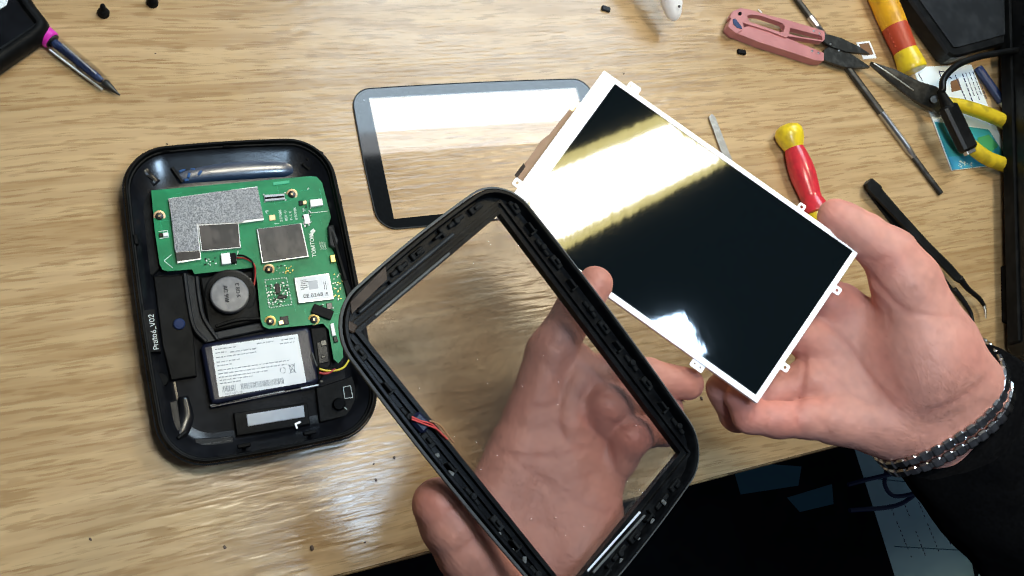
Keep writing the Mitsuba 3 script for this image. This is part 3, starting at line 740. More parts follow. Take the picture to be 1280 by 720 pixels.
op = Polygon(rrect(ow, oh, .019, bulge=.0024) + octr)
add('flange', fplace(ext(op.buffer(-.0015).difference(inr), -.0016, .0004)), 'm_frame_black', fr)
wall = loft([fring(.0016, -.0020, .0175), fring(.0004, -.0012, .0186), fring(0, .0010, .019), fring(.0002, .0048, .0188), fring(.0008, .0060, .0182), fring(.0020, .0060, .017), fring(.0026, .0050, .0164), fring(.0030, .0000, .016)], closed=True)
add('side_wall', fplace(wall), 'm_frame_black', fr, smooth=35)
add('rim', fplace(loft([fring(-.0003, .0022, .0193), fring(-.0011, .0028, .02), fring(-.0011, .0042, .02), fring(-.0001, .0048, .0191)], cap=False)), 'm_rubber_grey', fr, smooth=40)
add('inner_lip', fplace(ext(inr.buffer(.0020, join_style=2).difference(inr), -.0014, .0026)), 'm_frame_black', fr)
add('ledge', fplace(ext(inr.buffer(.0052, join_style=2).difference(inr.buffer(.0040, join_style=2)), .0002, .0022)), 'm_frame_black', fr)
lab(add('pane', fplace(trimesh.Trimesh([[-FA / 2 - .0008, -FB / 2 - .0008, -.0012], [FA / 2 + .0008, -FB / 2 - .0008, -.0012], [FA / 2 + .0008, FB / 2 + .0008, -.0012], [-FA / 2 - .0008, FB / 2 + .0008, -.0012]], [[0, 1, 2], [0, 2, 3]], process=False)), 'm_hazy_pane', fr), 'clear pane with shade and haze put into its tint, filling the opening of the black frame')
# clips, ribs and bosses along the four bars
rnd = random.Random(3)


def on_bar(side, t, off):
    if side == 'r': return np.array([-FA / 2 + FA * t, FB / 2 + off]), 0
    if side == 'l': return np.array([-FA / 2 + FA * t, -FB / 2 - off]), 0
    if side == 't': return np.array([-FA / 2 - off, -FB / 2 + FB * t]), math.pi / 2
    return np.array([FA / 2 + off, -FB / 2 + FB * t]), math.pi / 2


for side, ts, off in (('r', [.02, .10, .17, .25, .33, .42, .50, .58, .66, .75, .84, .93], .0088), ('l', [.05, .16, .27, .36, .47, .58, .68, .78, .88], .0066), ('t', [.10, .24, .36, .48, .62, .76, .9], .0098), ('b', [.08, .2, .34, .46, .6, .72, .86], .0088)):
    for i, t in enumerate(ts):
        c, a = on_bar(side, t + rnd.uniform(-.012, .012), off + rnd.uniform(-.0006, .0006))
        kind_ = i % 3
        ax = zrot(a)
        if kind_ == 0:
            ms = [put(rbox(.0075, .0034, .0026, .0004), np.r_[c, .0015], ax), put(rbox(.0030, .0016, .0046, .0003), np.r_[c, .0022], ax)]
        elif kind_ == 1:
            ms = [put(rbox(.0050, .0012, .0044, .0003), np.r_[c, .0022], ax), put(rbox(.0012, .0045, .0030, .0003), np.r_[c + np.array([.003 * math.cos(a), .003 * math.sin(a)]), .0016], ax)]
        else:
            ms = [put(rbox(.0100, .0022, .0020, .0005), np.r_[c, .0012], ax), put(lathe([0, 0, 0], [0, 0, .0036], [(0, .0017), (.9, .0016), (1, .0012)], 14), np.r_[c, 0])]
        add('clip', fplace(trimesh.util.concatenate(ms)), 'm_matt_black', fr)
c0, c1_ = fplane(652, 706, .003), fplane(745, 597, .003)
for px0, px1, m in (((734, 714), (800, 640), 'm_grey_pad'), ((741, 716), (806, 644), 'm_rubber_grey')):
    a, b = fplane(*px0, .0024), fplane(*px1, .0024); d = b - a
    add('highlight_strip', fplace(put(rbox(np.linalg.norm(d), .0011, .0012, .0003), np.r_[(a + b) / 2, .0024], zrot(math.atan2(d[1], d[0])))), m, fr)  # pale lines paint the light caught by the inner lip
add('highlight_strip', fplace(put(rbox(.0017, FB * .66, .0014, .0005), [-FA / 2 - .0066, -FB * .12, .0022])), 'm_dark_grey', fr)
add('highlight_strip', fplace(put(rbox(.0012, FB * .52, .0012, .0004), [-FA / 2 - .0012, -FB * .14, .0030])), 'm_rubber_grey', fr)  # this pair paints the long ledge highlight on the short bar
tpz = .0066
tq = Polygon([tuple(fplane(*p, tpz)) for p in [(437, 381), (481, 333), (484, 346), (446, 384), (439, 390)]])
tq = Polygon([tuple(fplane(*p, tpz)) for p in [(438, 378), (482, 333), (484, 349), (440, 392)]])
lab(add('tape', fplace(ext(tq, tpz - .0012, tpz)), 'm_brown_tape', fr), 'brown tape across the left corner of the frame')
add('connector', fplace(put(rbox(.0062, .0040, .0034, .0005), np.r_[fplane(436, 408, .003), .0024], zrot(.4))), 'm_brown_tape', fr)
mp = fplane(526, 528, .003)
add('microphone', fplace(put(rbox(.0085, .0062, .0030, .0012), np.r_[mp, .0024], zrot(.1))), 'm_blue_black', fr)
for m, pts in (('m_wire_red', [(514, 521), (526, 526), (540, 530), (551, 540), (561, 549)]), ('m_wire_red', [(514, 524), (530, 530), (546, 536), (556, 545)]), ('m_flex', [(536, 526), (548, 530), (556, 538), (568, 553)])):
    add('wire', fplace(tube([np.r_[fplane(x, y, .005), .0054 - .0004 * i] for i, (x, y) in enumerate(pts)], .00042, 6)), m, fr, smooth=True)
for (x, y) in [(545, 570), (563, 592), (622, 668), (655, 700), (640, 690), (829, 628), (815, 652), (800, 676), (776, 702), (792, 690)]:
    add('clip', fplace(put(rbox(.0030, .0020, .0012, .0004), np.r_[fplane(x, y, .003), .0034], zrot(rnd.uniform(0, 3)))), 'm_rubber_grey', fr)

exec_hands = True
# ------------------------------------------------------------------ the person: two hands, sleeve, bracelet
def surface_nets(F, o, h):
    S = F < 0
    nx, ny, nz = F.shape
    acc = np.zeros((nx - 1, ny - 1, nz - 1, 3)); cnt = np.zeros((nx - 1, ny - 1, nz - 1))
    edges = []
    for ax in range(3):
        sl0 = [slice(None)] * 3; sl1 = [slice(None)] * 3
        sl0[ax] = slice(0, -1); sl1[ax] = slice(1, None)
        a, b = F[tuple(sl0)], F[tuple(sl1)]
        cr = (a < 0) != (b < 0)
        idx = np.argwhere(cr)
        t = a[cr] / (a[cr] - b[cr])
        pos = idx.astype(float); pos[:, ax] += t
        o1, o2 = [q for q in range(3) if q != ax]
        for da in (0, -1):
            for db in (0, -1):
                c = idx.copy(); c[:, o1] += da; c[:, o2] += db
                ok = np.all((c >= 0) & (c < np.array([nx - 1, ny - 1, nz - 1])), 1)
                np.add.at(acc, tuple(c[ok].T), pos[ok]); np.add.at(cnt, tuple(c[ok].T), 1)
        edges.append((ax, idx, (a < 0)[cr]))
    used = cnt > 0
    ids = -np.ones(cnt.shape, int); ids[used] = np.arange(used.sum())
    V = acc[used] / cnt[used][:, None]
    faces = []
    for ax, idx, neg in edges:
        o1, o2 = [(1, 2), (2, 0), (0, 1)][ax]
        q = []
        for da, db in ((0, 0), (-1, 0), (-1, -1), (0, -1)):
            c = idx.copy(); c[:, o1] += da; c[:, o2] += db
            q.append(c)
        ok = np.all([np.all((c >= 0) & (c < np.array(cnt.shape)), 1) for c in q], 0)
        Q = np.stack([ids[tuple(np.where(ok[:, None], c, 0).T)] for c in q], 1)[ok]
        Q[~neg[ok]] = Q[~neg[ok]][:, ::-1]
        faces.append(Q)
    Q = np.vstack(faces)
    return V * h + o, np.vstack([Q[:, [0, 1, 2]], Q[:, [0, 2, 3]]])


def smin(a, b, k):
    h = np.maximum(k - np.abs(a - b), 0) / k
    return np.minimum(a, b) - h * h * k * .25


def chain_sdf(P, nodes, k):
    d = None
    for (a, ra), (b, rb) in zip(nodes[:-1], nodes[1:]):
        ab = b - a
        t = np.clip(((P - a) @ ab) / (ab @ ab), 0, 1)
        q = np.linalg.norm(P - a - t[..., None] * ab, axis=-1) - (ra + (rb - ra) * t)
        d = q if d is None else smin(d, q, k)
    return d


def build_hand(palm, fingers, kpalm=.012, kjoin=.0055, kfing=.0012, h=.00125):
    def N(l): return [(pix(x, y, d), r / 1000) for x, y, d, r in l]
    palm, fingers = [N(l) for l in palm], [N(l) for l in fingers]
    allp = np.array([p for l in palm + fingers for p, _ in l]); lo, hi = allp.min(0) - .036, allp.max(0) + .036
    n = np.ceil((hi - lo) / h).astype(int) + 1
    F = np.empty(n)
    ys, zs = lo[1] + np.arange(n[1]) * h, lo[2] + np.arange(n[2]) * h
    B = 24
    for i in range(0, n[0], B):
        xs = lo[0] + np.arange(i, min(i + B, n[0])) * h
        P = np.stack(np.meshgrid(xs, ys, zs, indexing='ij'), -1)
        dp = None
        for l in palm:
            q = chain_sdf(P, l, .006); dp = q if dp is None else smin(dp, q, kpalm)
        df = None
        for l in fingers:
            q = chain_sdf(P, l, .0035); df = q if df is None else smin(df, q, kfing)
        F[i:i + B] = smin(dp, df, kjoin)
    V, Fc = surface_nets(F, lo, h)
    m = trimesh.Trimesh(V, Fc, process=False)
    trimesh.smoothing.filter_taubin(m, lamb=.5, nu=.52, iterations=8)
    if m.volume < 0: m.invert()
    return m


def finish_hand(m, creases, tips, base=(.455, .210, .165), seed=1):
    V = np.array(m.vertices); Nn = np.array(m.vertex_normals)
    front = (Nn * (CAM - V)).sum(1) > 0
    px_ = topx(V)
    col = np.tile(np.array(base), (len(V), 1))
    n1 = meshkit.fbm(V * 55, 3, seed) - .5; n2 = meshkit.fbm(V * 260, 3, seed + 5) - .5
    col *= (1 + .36 * n1 + .26 * n2)[:, None]
    red = np.zeros(len(V)); dark = np.zeros(len(V)); disp = np.zeros(len(V))
    red += np.clip(meshkit.fbm(V * 34, 2, seed + 9) - .45, 0, 1) * 1.2
    for x, y, r, amt in tips:
        red += amt * np.exp(-((px_ - [x, y]) ** 2).sum(1) / r ** 2)
    for pts, w, dep in creases:
        pts = np.array(pts, float)
        best = np.full(len(V), 1e9)
        for a, b in zip(pts[:-1], pts[1:]):
            ab = b - a; t = np.clip(((px_ - a) @ ab) / (ab @ ab), 0, 1)
            best = np.minimum(best, np.linalg.norm(px_ - a - t[:, None] * ab, axis=1))
        ends = np.minimum(np.linalg.norm(px_ - pts[0], axis=1), np.linalg.norm(px_ - pts[-1], axis=1))
        g = np.exp(-(best / (1.25 * w)) ** 2) * front * (.35 + .65 * np.clip(ends / 16, 0, 1))
        disp -= .62 * dep / 1000 * g
        dark += min(1, dep) * g * .38  # darker red skin creases, plus shade painted into the finger gaps
    disp += .00035 * (meshkit.fbm(V * 140, 2, seed + 3) - .5) * 2
    m.vertices = V + Nn * disp[:, None]
    red = np.clip(red, 0, 1)[:, None]
    col = col * (1 - .6 * red) + col * np.array([1.06, .70, .68]) * .6 * red + 0 * red
    col = col * (1 - .45 * np.clip(dark, 0, 1)[:, None] * np.array([.6, 1.0, 1.0]))
    return m, np.clip(col, .02, .9)



scene['m_skin'] = {'type': 'twosided', 'b': {'type': 'bumpmap', 'arbitrary': mikit.proc(lambda p, n, uv: .00030 * mikit.fbm(p.x * 800, p.y * 800, p.z * 800, 2) + .00018 * mikit.noise(p.x * 330, p.y * 330, p.z * 330), 2e-4), 'scale': 1.0,
                   'b': {'type': 'principled', 'base_color': {'type': 'mesh_attribute', 'name': 'vertex_color'}, 'roughness': .54, 'specular': .38, 'flatness': .3, 'sheen': .1}}}

person = thing('person', 'person with black sleeve and metal bracelet holding the frame and the screen', 'person')
# right hand under the screen
rp = [[(1300, 610, .540, 20), (1203, 478, .522, 20), (1166, 440, .520, 25), (1132, 352, .513, 18)],
      [(1262, 640, .540, 20), (1158, 534, .526, 20), (1110, 530, .528, 19), (1045, 525, .527, 14)],
      [(1185, 508, .528, 22), (1050, 385, .541, 14)], [(1180, 512, .530, 20), (1025, 425, .540, 13.5)], [(1175, 515, .530, 20), (1018, 475, .537, 13)],
      [(1150, 440, .520, 24), (1158, 468, .518, 24)]]
rf = [[(1132, 352, .513, 17.5), (1112, 318, .511, 14.5), (1080, 294, .511, 11.8), (1058, 280, .5115, 11), (1044, 270, .5115, 9.6)],
      [(1050, 385, .541, 13), (985, 348, .532, 11), (930, 335, .520, 9.5)],
      [(1025, 425, .540, 12.5), (955, 405, .531, 11), (905, 398, .519, 9.5)],
      [(1018, 475, .537, 12.5), (968, 490, .540, 11), (922, 518, .540, 10), (903, 486, .526, 9.5)],
      [(1045, 525, .527, 12.5), (1010, 524, .522, 10.8), (972, 525, .519, 10.0), (938, 520, .518, 9.6), (926, 496, .516, 9.0)]]
m = build_hand(rp, rf)
cre = [([(1076, 322), (1092, 326), (1112, 322)], 3.0, 1.1), ([(1082, 338), (1094, 352), (1110, 370), (1128, 386), (1136, 394)], 4.0, 1.6), ([(1128, 386), (1150, 393), (1180, 396), (1205, 398)], 3.0, .6),
       ([(1060, 350), (1082, 362), (1108, 384), (1112, 404), (1106, 420)], 3.0, .8), ([(1030, 398), (1052, 422), (1074, 452), (1094, 480), (1118, 505)], 3.5, .9), ([(1004, 430), (1006, 460), (1000, 500), (996, 512)], 3.2, 1.3),
       ([(1012, 440), (1040, 470), (1064, 494), (1100, 512)], 3.0, .5), ([(999, 512), (997, 528), (1004, 544)], 3.2, 1.0), ([(945, 508), (942, 522), (934, 536)], 2.6, 1.2), ([(1008, 512), (1030, 530), (1046, 552)], 3, .5),
       ([(1150, 520), (1180, 508), (1210, 492), (1236, 470)], 4, .8), ([(1062, 286), (1070, 300)], 2.5, .5), ([(1100, 440), (1110, 470), (1130, 500)], 5, .6)]
m, col = finish_hand(m, cre, [(1040, 270, 26, .6), (930, 515, 30, .7), (985, 525, 30, .5), (1040, 380, 40, .5), (1105, 330, 22, .4)])
lab(add('hand', m, 'm_skin', person, smooth=True, color=col), 'right hand, palm up, holding the white-edged screen')
# left hand behind the frame
lp_ = [[(640, 900, .455, 24), (650, 770, .452, 21), (640, 690, .458, 18), (662, 535, .470, 13.5)],
       [(690, 900, .458, 24), (690, 770, .455, 20), (690, 700, .460, 18), (707, 535, .472, 13)],
       [(712, 760, .458, 17), (722, 690, .463, 18), (733, 572, .478, 12)], [(725, 700, .463, 17), (738, 650, .470, 15), (748, 612, .480, 11.5)],
       [(640, 770, .450, 20), (612, 700, .448, 18), (605, 640, .455, 14), (640, 560, .466, 11)], [(676, 500, .475, 11), (716, 502, .476, 11)], [(704, 484, .479, 10), (713, 464, .4805, 10), (722, 448, .486, 8.5)]]
lf = [[(640, 790, .448, 20), (612, 738, .428, 15), (582, 688, .418, 13.4), (562, 655, .413, 12.8), (548, 630, .410, 11.8)],
      [(662, 520, .470, 13), (688, 440, .474, 12), (720, 388, .476, 10.6), (744, 355, .477, 9.3)],
      [(707, 525, .472, 12.5), (722, 478, .477, 11.8), (756, 470, .486, 11.2), (808, 471, .501, 10), (860, 480, .509, 8.8)],
      [(732, 560, .479, 11.5), (744, 528, .475, 11), (756, 506, .469, 10.6), (800, 502, .492, 9.6), (836, 511, .514, 8.2)],
      [(750, 604, .480, 11), (772, 570, .477, 10.4), (787, 546, .471, 10.2), (810, 537, .494, 9.2), (832, 540, .512, 8.4)]]
m = build_hand(lp_, lf, kjoin=.0042, kfing=.0009)
cre = [([(652, 512), (668, 510), (694, 506)], 3.2, 1.1), ([(668, 424), (690, 428), (712, 434)], 3, .7), ([(700, 505), (698, 530), (708, 550), (728, 560)], 3.5, 1.0), ([(640, 575), (665, 590), (688, 608), (700, 626)], 4, .7),
       ([(625, 565), (660, 572), (700, 570), (735, 560)], 3.2, .8), ([(700, 610), (725, 628), (755, 640), (772, 640)], 3.2, .8), ([(708, 605), (735, 595), (756, 585)], 3, .6),
       ([(556, 640), (575, 632), (590, 620)], 3, .7), ([(570, 690), (600, 668)], 3, .6), ([(728, 494), (748, 490), (776, 495)], 3.2, 1.7), ([(764, 528), (776, 533), (792, 529), (806, 523)], 3.2, 1.8), ([(722, 514), (738, 532), (754, 548), (765, 570), (770, 590)], 3.4, 1.4)]
m, col = finish_hand(m, cre, [(744, 355, 24, .6), (860, 480, 26, .6), (752, 510, 26, .6), (790, 550, 26, .6), (540, 625, 30, .7), (815, 545, 24, .6)], base=(.37, .165, .122), seed=21)  # darker base puts the shade on this hand into its skin colour
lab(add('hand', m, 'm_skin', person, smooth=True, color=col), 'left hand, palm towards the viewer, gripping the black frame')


def sleeve(c0, c1, a0, b0, a1, b1, tilt=0.0, seed=0):
    """closed cloth tube from c0 to c1; a = half width across, b = half height"""
    d = c1 - c0; d /= np.linalg.norm(d)
    vdir = CAM - c0; vdir /= np.linalg.norm(vdir)
    s = np.cross(d, vdir); s /= np.linalg.norm(s); w = np.cross(s, d)
    if w @ vdir < 0: w = -w
    rings = []
    ang = np.linspace(0, 2 * np.pi, 72, endpoint=False)
    prof = [(-.002, .86), (.0, .94), (.002, 1.0)] + [(t, 1.0) for t in np.linspace(.01, 1, 60)]
    Ltot = np.linalg.norm(c1 - c0)
    for t, q in prof:
        tt = max(t, 0); a, b = a0 + (a1 - a0) * tt, b0 + (b1 - b0) * tt
        base = c0 + d * (t * Ltot)
        pts = base + np.cos(ang)[:, None] * s * a * q + np.sin(ang)[:, None] * w * b * q + (tilt * np.clip(1 - tt * 3, 0, 1) * np.sin(ang))[:, None] * d
        nrm = np.cos(ang)[:, None] * s + np.sin(ang)[:, None] * w
        wr = meshkit.fbm(np.c_[pts @ d * 26, ang * 1.2 + seed, np.full(72, seed)], 3, seed) - .5
        wr += .5 * (meshkit.fbm(np.c_[pts @ d * 60 + ang * 3, np.cos(ang) * 2, np.sin(ang) * 2], 2, seed + 2) - .5)
        rings.append(pts + nrm * (wr * .010)[:, None])
    return loft(rings)


cw = pix(1183, 506, .530)
m = sleeve(cw, pix(1500, 850, .56), .044, .037, .066, .058, tilt=.020, seed=3)
lab(add('sleeve', m, 'm_cloth', person, smooth=50), 'black cloth sleeve on the right forearm')
m = sleeve(pix(660, 830, .462), pix(640, 1100, .50), .044, .036, .06, .055, seed=5)
add('sleeve', m, 'm_cloth', person, smooth=50)
# bracelet: two rows of links round the right wrist
br = nm('bracelet', person)
front = [(1240, 436, .536), (1256, 456, .521), (1260, 480, .510), (1252, 506, .504), (1231, 530, .501), (1199, 552, .502), (1166, 570, .507), (1134, 581, .516), (1110, 583, .529)]
back = [(1098, 566, .550), (1130, 520, .566), (1180, 470, .568), (1222, 432, .556)]
C3 = cat([pix(*q) for q in front + back], 24, closed=True)
seg = np.linalg.norm(np.diff(np.vstack([C3, C3[:1]]), axis=0), axis=1); s = np.r_[0, np.cumsum(seg)][:-1]; tot = seg.sum()
NL = 38; cen = C3.mean(0)


def cp(t):
    t = (t % 1.0) * tot
    return np.array([np.interp(t, np.r_[s, tot], np.r_[C3[:, i], C3[0, i]]) for i in range(3)])


axis_dir = pix(1345, 690, .535) - pix(1190, 508, .525); axis_dir /= np.linalg.norm(axis_dir)
lk, lk2 = rbox(tot / NL * .84, .0056, .0030, .0010), rbox(tot / NL * .34, .0034, .0022, .0005)
for row in range(2):
    for i in range(NL):
        t = (i + .5 * row) / NL
        p, tg_ = cp(t), cp(t + .006) - cp(t - .006); tg_ /= np.linalg.norm(tg_)
        w = axis_dir - tg_ * (axis_dir @ tg_); w /= np.linalg.norm(w)
        n_ = np.cross(tg_, w)
        if n_ @ (p - cen) < 0: n_, w = -n_, -w
        c = p + w * ((row - .3) * .0064) * (1 if w @ axis_dir > 0 else -1)
        q = cp(t + .5 / NL) + w * ((row - .3) * .0064) * (1 if w @ axis_dir > 0 else -1)
        add('link', [put(lk, c, [tg_, w, n_]), put(lk2, q, [tg_, w, n_])], 'm_link_steel', br)

# ------------------------------------------------------------------ tools and small things on the desk
k = thing('screwdriver', 'screwdriver with a glossy red handle and yellow end cap behind the raised screen', 'screwdriver')
Rz = .0095
a, b = tp3(983, 158, .0105), tp3(1021, 268, Rz)
add('end_cap', lathe(a, b, [(-.02, .001), (-.005, .006), (.02, .0092), (.06, .0107), (.11, .0108), (.17, .0098), (.235, .0078), (.255, .0072)], 36), 'm_yellow', k, smooth=40)
add('grip', lathe(a, b, [(.245, .0062), (.25, .0071), (.33, .0084), (.45, .0096), (.56, .0098), (.68, .0090), (.78, .0080), (.83, .0079), (.88, .0092), (.93, .0104), (.97, .0104), (.985, .0085)], 40), 'm_red', k, smooth=40)
add('collar', lathe(a, b, [(.975, .0080), (.99, .0084), (1.10, .0080), (1.16, .0055), (1.17, .004)], 30), 'm_yellow', k, smooth=40)
add('shaft', lathe(a, tp3(1045, 345, .006), [(.6, .0018), (1.0, .0018)], 14), 'm_steel', k, smooth=40)

k = thing('screwdriver', 'amber screwdriver handle with a brick red band near the pliers tip', 'screwdriver')
a, b = tp3(1072, -75, .0115), tp3(1140, 84, .0105)
add('handle', lathe(a, b, [(0, .0095), (.2, .0105), (.45, .0112), (.60, .0112), (.68, .0108), (.695, .0106)], 36), 'm_orange', k, smooth=40)
add('band', lathe(a, b, [(.68, .0100), (.69, .0108), (.75, .0106), (.87, .0098), (.885, .0094)], 36), 'm_brick_red', k, smooth=40)
add('end_cap', lathe(a, b, [(.875, .0092), (.88, .0100), (.93, .0105), (.99, .0116), (1.02, .0114), (1.03, .0104), (1.032, .002)], 36), 'm_yellow', k, smooth=40)
d3 = (b - a); u3 = d3 / np.linalg.norm(d3); sd = np.cross(u3, [0, 0, 1])
for i in range(9):
    t = .58 + i * .032
    add('grip_bump', [put(trimesh.creation.icosphere(1, .0011), a + d3 * t + (np.cos(q) * sd + np.sin(q) * np.array([0, 0, 1])) * .0103) for q in (0.1, 3.04)], 'm_orange' if t < .7 else 'm_brick_red', k, smooth=True)

# scissors
k = thing('scissors', 'pink handled thread snips with dark blades lying open on the desk', 'scissors')
Zs = .0095
up_out = [(912, 22), (916, 14), (926, 10), (938, 12), (960, 19), (985, 25), (1012, 33), (1031, 39), (1031, 49), (1028, 52), (985, 45), (983, 47), (960, 38), (940, 32), (925, 27)]
o = ppoly(up_out, Zs).buffer(-.0008).buffer(.0008)
for win_ in ([(934, 20), (938, 18.5), (950, 19.5), (978, 29), (981, 33), (979, 40), (976, 40), (955, 33), (937, 27)], [(988, 35), (1027, 45), (1028, 50), (1000, 45.5), (986.5, 42)]):
    o = o.difference(ppoly(win_, Zs).buffer(.0002))
add('handle', ext(o, .0045, Zs), 'm_pink', k)
lo_out = [(911, 34), (912, 27), (920, 21), (926, 22), (930, 34), (942, 31), (975, 44), (1000, 54), (1030, 66), (1030, 76), (1020, 75.5), (985, 64), (950, 53), (925, 43), (917, 41)]
add('handle', ext(ppoly(lo_out, .0082).buffer(-.0008).buffer(.0008), .0006, .0082), 'm_pink', k)
add('spring_band', ext(ppoly([(911, 33), (914, 25), (921, 19), (927, 22), (929, 35), (921, 41)], .0105).buffer(-.0006).buffer(.0012), .0035, .0104), 'm_pink', k)
add('pivot_hole', lathe(tp3(925, 17, .0098), tp3(925, 17, .0107), [(0, .0014), (1, .0013)], 14), 'm_matt_black', k)
add('pivot_hole', ext(ppoly([(916, 24), (919, 23), (927, 33), (928, 36), (922, 35), (917, 30)], .0108).buffer(0), .0099, .0108), 'm_navy', k)
add('blade', [ext(ppoly([(1030, 43), (1036, 42.5), (1052, 47), (1075, 58), (1088, 67), (1078, 66), (1058, 64), (1040, 58), (1031, 52)], .0085), .0055, .0080)], 'm_steel_dark', k)
add('blade', [ext(ppoly([(1030, 62), (1036, 59), (1048, 60), (1066, 69), (1088, 84), (1072, 85), (1056, 84), (1040, 79), (1030, 75)], .0065), .0040, .0068)], 'm_steel_dark', k)
for (x, y, z) in [(1017, 39, .0095), (1024, 42, .0095), (1038, 55.5, .008), (1048.5, 63.3, .0068), (1015, 64, .0082), (1023, 66.5, .0082)]:
    add('rivet', lathe(tp3(x, y, z - .0005), tp3(x, y, z + .0006), [(0, .0011), (.7, .0010), (1, .0005)], 14), 'm_steel', k, smooth=40)

# double ended probe
k = thing('metal_probe', 'long thin silver probe with knurled grips lying under the snips', 'probe')
A3, B3 = tp3(990, -9, .0029), tp3(1176, 242, .0023)


def seg_(t0, t1, r0, r1, m, name, bump=0):
    if bump:
        prof = []
        for t in np.linspace(t0, t1, bump * 2 + 1): prof.append((t, r0))
        prof = [(t, r0 + (.00022 if i % 2 else -.0001)) for i, (t, _) in enumerate(prof)]
    else: prof = [(t0, r0 * .97), (t0 + .002, r0), (t1 - .002, r1), (t1, r1 * .97)]
    add(name, lathe(A3, B3, prof, 18), m, k, smooth=30)


seg_(0, .12, .0024, .0026, 'm_steel_dark', 'tip'); seg_(.12, .17, .0030, .0030, 'm_steel', 'shank'); seg_(.17, .26, .0029, .0029, 'm_steel', 'knurled_grip', 16); seg_(.26, .60, .0030, .0030, 'm_steel_dark', 'shank')
seg_(.60, .78, .0029, .0029, 'm_steel', 'knurled_grip', 30); seg_(.78, .82, .0031, .0022, 'm_steel', 'shank'); seg_(.82, 1.0, .0022, .0023, 'm_steel_dark', 'tip')

# pliers
k = thing('pliers', 'needle nose pliers with dark jaws and yellow handles on the printed card', 'pliers')
add('jaw', loft([np.array([tp3(x, y, .010 + q * w) for x, y, q in pts]) for pts, w in
     (([(1087, 79, 0), (1089, 77, 1), (1091, 78, 1), (1091, 82, 0), (1090, 83, -1), (1087, 82, -1)], .0022), ([(1108, 98, 0), (1112, 88, 1), (1120, 87, 1), (1124, 95, 0), (1120, 103, -1), (1112, 104, -1)], .004),
      ([(1138, 122, 0), (1144, 104, 1), (1150, 102, 1), (1156, 112, 0), (1150, 128, -1), (1143, 128, -1)], .0055), ([(1152, 130, 0), (1158, 110, 1), (1170, 108, 1), (1176, 118, 0), (1172, 138, -1), (1160, 138, -1)], .006),
      ([(1166, 136, 0), (1172, 122, 1), (1184, 118, 1), (1190, 126, 0), (1186, 142, -1), (1174, 144, -1)], .0055))]), 'm_steel_dark', k, smooth=40)
add('jaw_edge', tube([tp3(1092, 79, .0125), tp3(1112, 92, .0148), (tp3(1142, 113, .0165))], .0006, 6), 'm_tin', k, smooth=True)
add('pivot', lathe(tp3(1168, 124, .012), tp3(1168, 124, .0175), [(0, .0040), (.8, .0040), (1, .003)], 20), 'm_steel_dark', k, smooth=40)
add('handle', tube([tp3(1184, 127, .012), tp3(1205, 133, .012), tp3(1235, 143, .012), tp3(1262, 155, .012), tp3(1300, 172, .012)], [.0042, .0062, .0066, .0066, .006], 14, flat=.85), 'm_handle_yellow', k, smooth=True)
add('handle', tube([tp3(1184, 140, .011), tp3(1200, 168, .011), tp3(1225, 192, .011), tp3(1250, 204, .011), tp3(1290, 214, .011)], [.0045, .0062, .0066, .0066, .006], 14, flat=.85), 'm_handle_yellow', k, smooth=True)

# plug with cable over the pliers
k = thing('cable_plug', 'black cable with a square metal tipped plug lying across the pliers', 'cable')
q0, q1 = tp3(1184, 132, .027), tp3(1211, 188, .024)
d = q1 - q0; L = np.linalg.norm(d); d /= L; sx = np.cross(d, [0, 0, 1]); sx /= np.linalg.norm(sx); nz = np.cross(sx, d)
add('plug_body', put(rbox(L, .0165, .0095, .002), (q0 + q1) / 2, [d, -sx, nz]), 'm_black', k)
add('strain_relief', lathe(q0 - d * .014, q0 + d * .003, [(0, .0028), (.5, .004), (1, .0055)], 16), 'm_matt_black', k, smooth=40)
add('metal_tip', put(rbox(.0040, .0105, .0045, .0004), q1 + d * .001, [d, -sx, nz]), 'm_tin', k)
add('cord', tube([q0 - d * .012, tp3(1178, 112, .030), tp3(1180, 98, .030), tp3(1196, 82, .029), tp3(1220, 72, .028), tp3(1250, 66, .028), tp3(1290, 60, .028)], .0028, 12), 'm_black', k, smooth=True)

# printed card
k = thing('printed_card', 'white and teal printed card under the pliers and the plug', 'card')
Zc = .0012
card = [(1141, 84), (1214, 80.5), (1264, 204), (1190, 213)]
add('sheet', ext(ppoly(card, Zc), .0003, Zc), 'm_card', k)
add('teal_print', ext(ppoly([(1168, 152), (1236, 162), (1262, 203), (1190.5, 212.5)], Zc + .0002), Zc - .0001, Zc + .0002), 'm_teal', k)
add('sky_print', ext(ppoly([(1186, 196), (1240, 192), (1246, 205), (1191, 212)], Zc + .0004), Zc, Zc + .0004), 'm_sky_print', k)
add('green_print', ext(ppoly([(1222, 172), (1236, 168), (1248, 182), (1236, 194), (1224, 190)], Zc + .0005), Zc, Zc + .0005), 'm_green_print', k)
add('brown_print', ext(ppoly([(1188, 102), (1198, 98), (1202, 112), (1190, 115)], Zc + .0003), Zc, Zc + .0003), 'm_flex', k)
ms = []
for l in ([(1182, 90), (1174, 89), (1178, 102)], [(1188, 92), (1184, 95), (1190, 98)], [(1194, 94), (1208, 126), (1193, 128)], [(1148, 92), (1153, 101)]):
    for p, q in zip(l[:-1], l[1:]): ms.append(tube([tp3(*p, Zc + .0002), tp3(*q, Zc + .0002)], .0005, 4))
for i in range(5):
    for j in range(6 - (i % 2)):
        a_, b_ = np.array([1203 + i * 4.4 - .2, 92 - i * .8]) + np.array([2.2, 6.0]) * j, np.array([1203 + i * 4.4, 92 - i * .8]) + np.array([2.2, 6.0]) * (j + .75)
        ms.append(tube([tp3(*a_, Zc + .0001), tp3(*b_, Zc + .0001)], .0004 if i else .0006, 4))
lab(add('dark_print', ms, 'm_navy', k), kind='stuff')
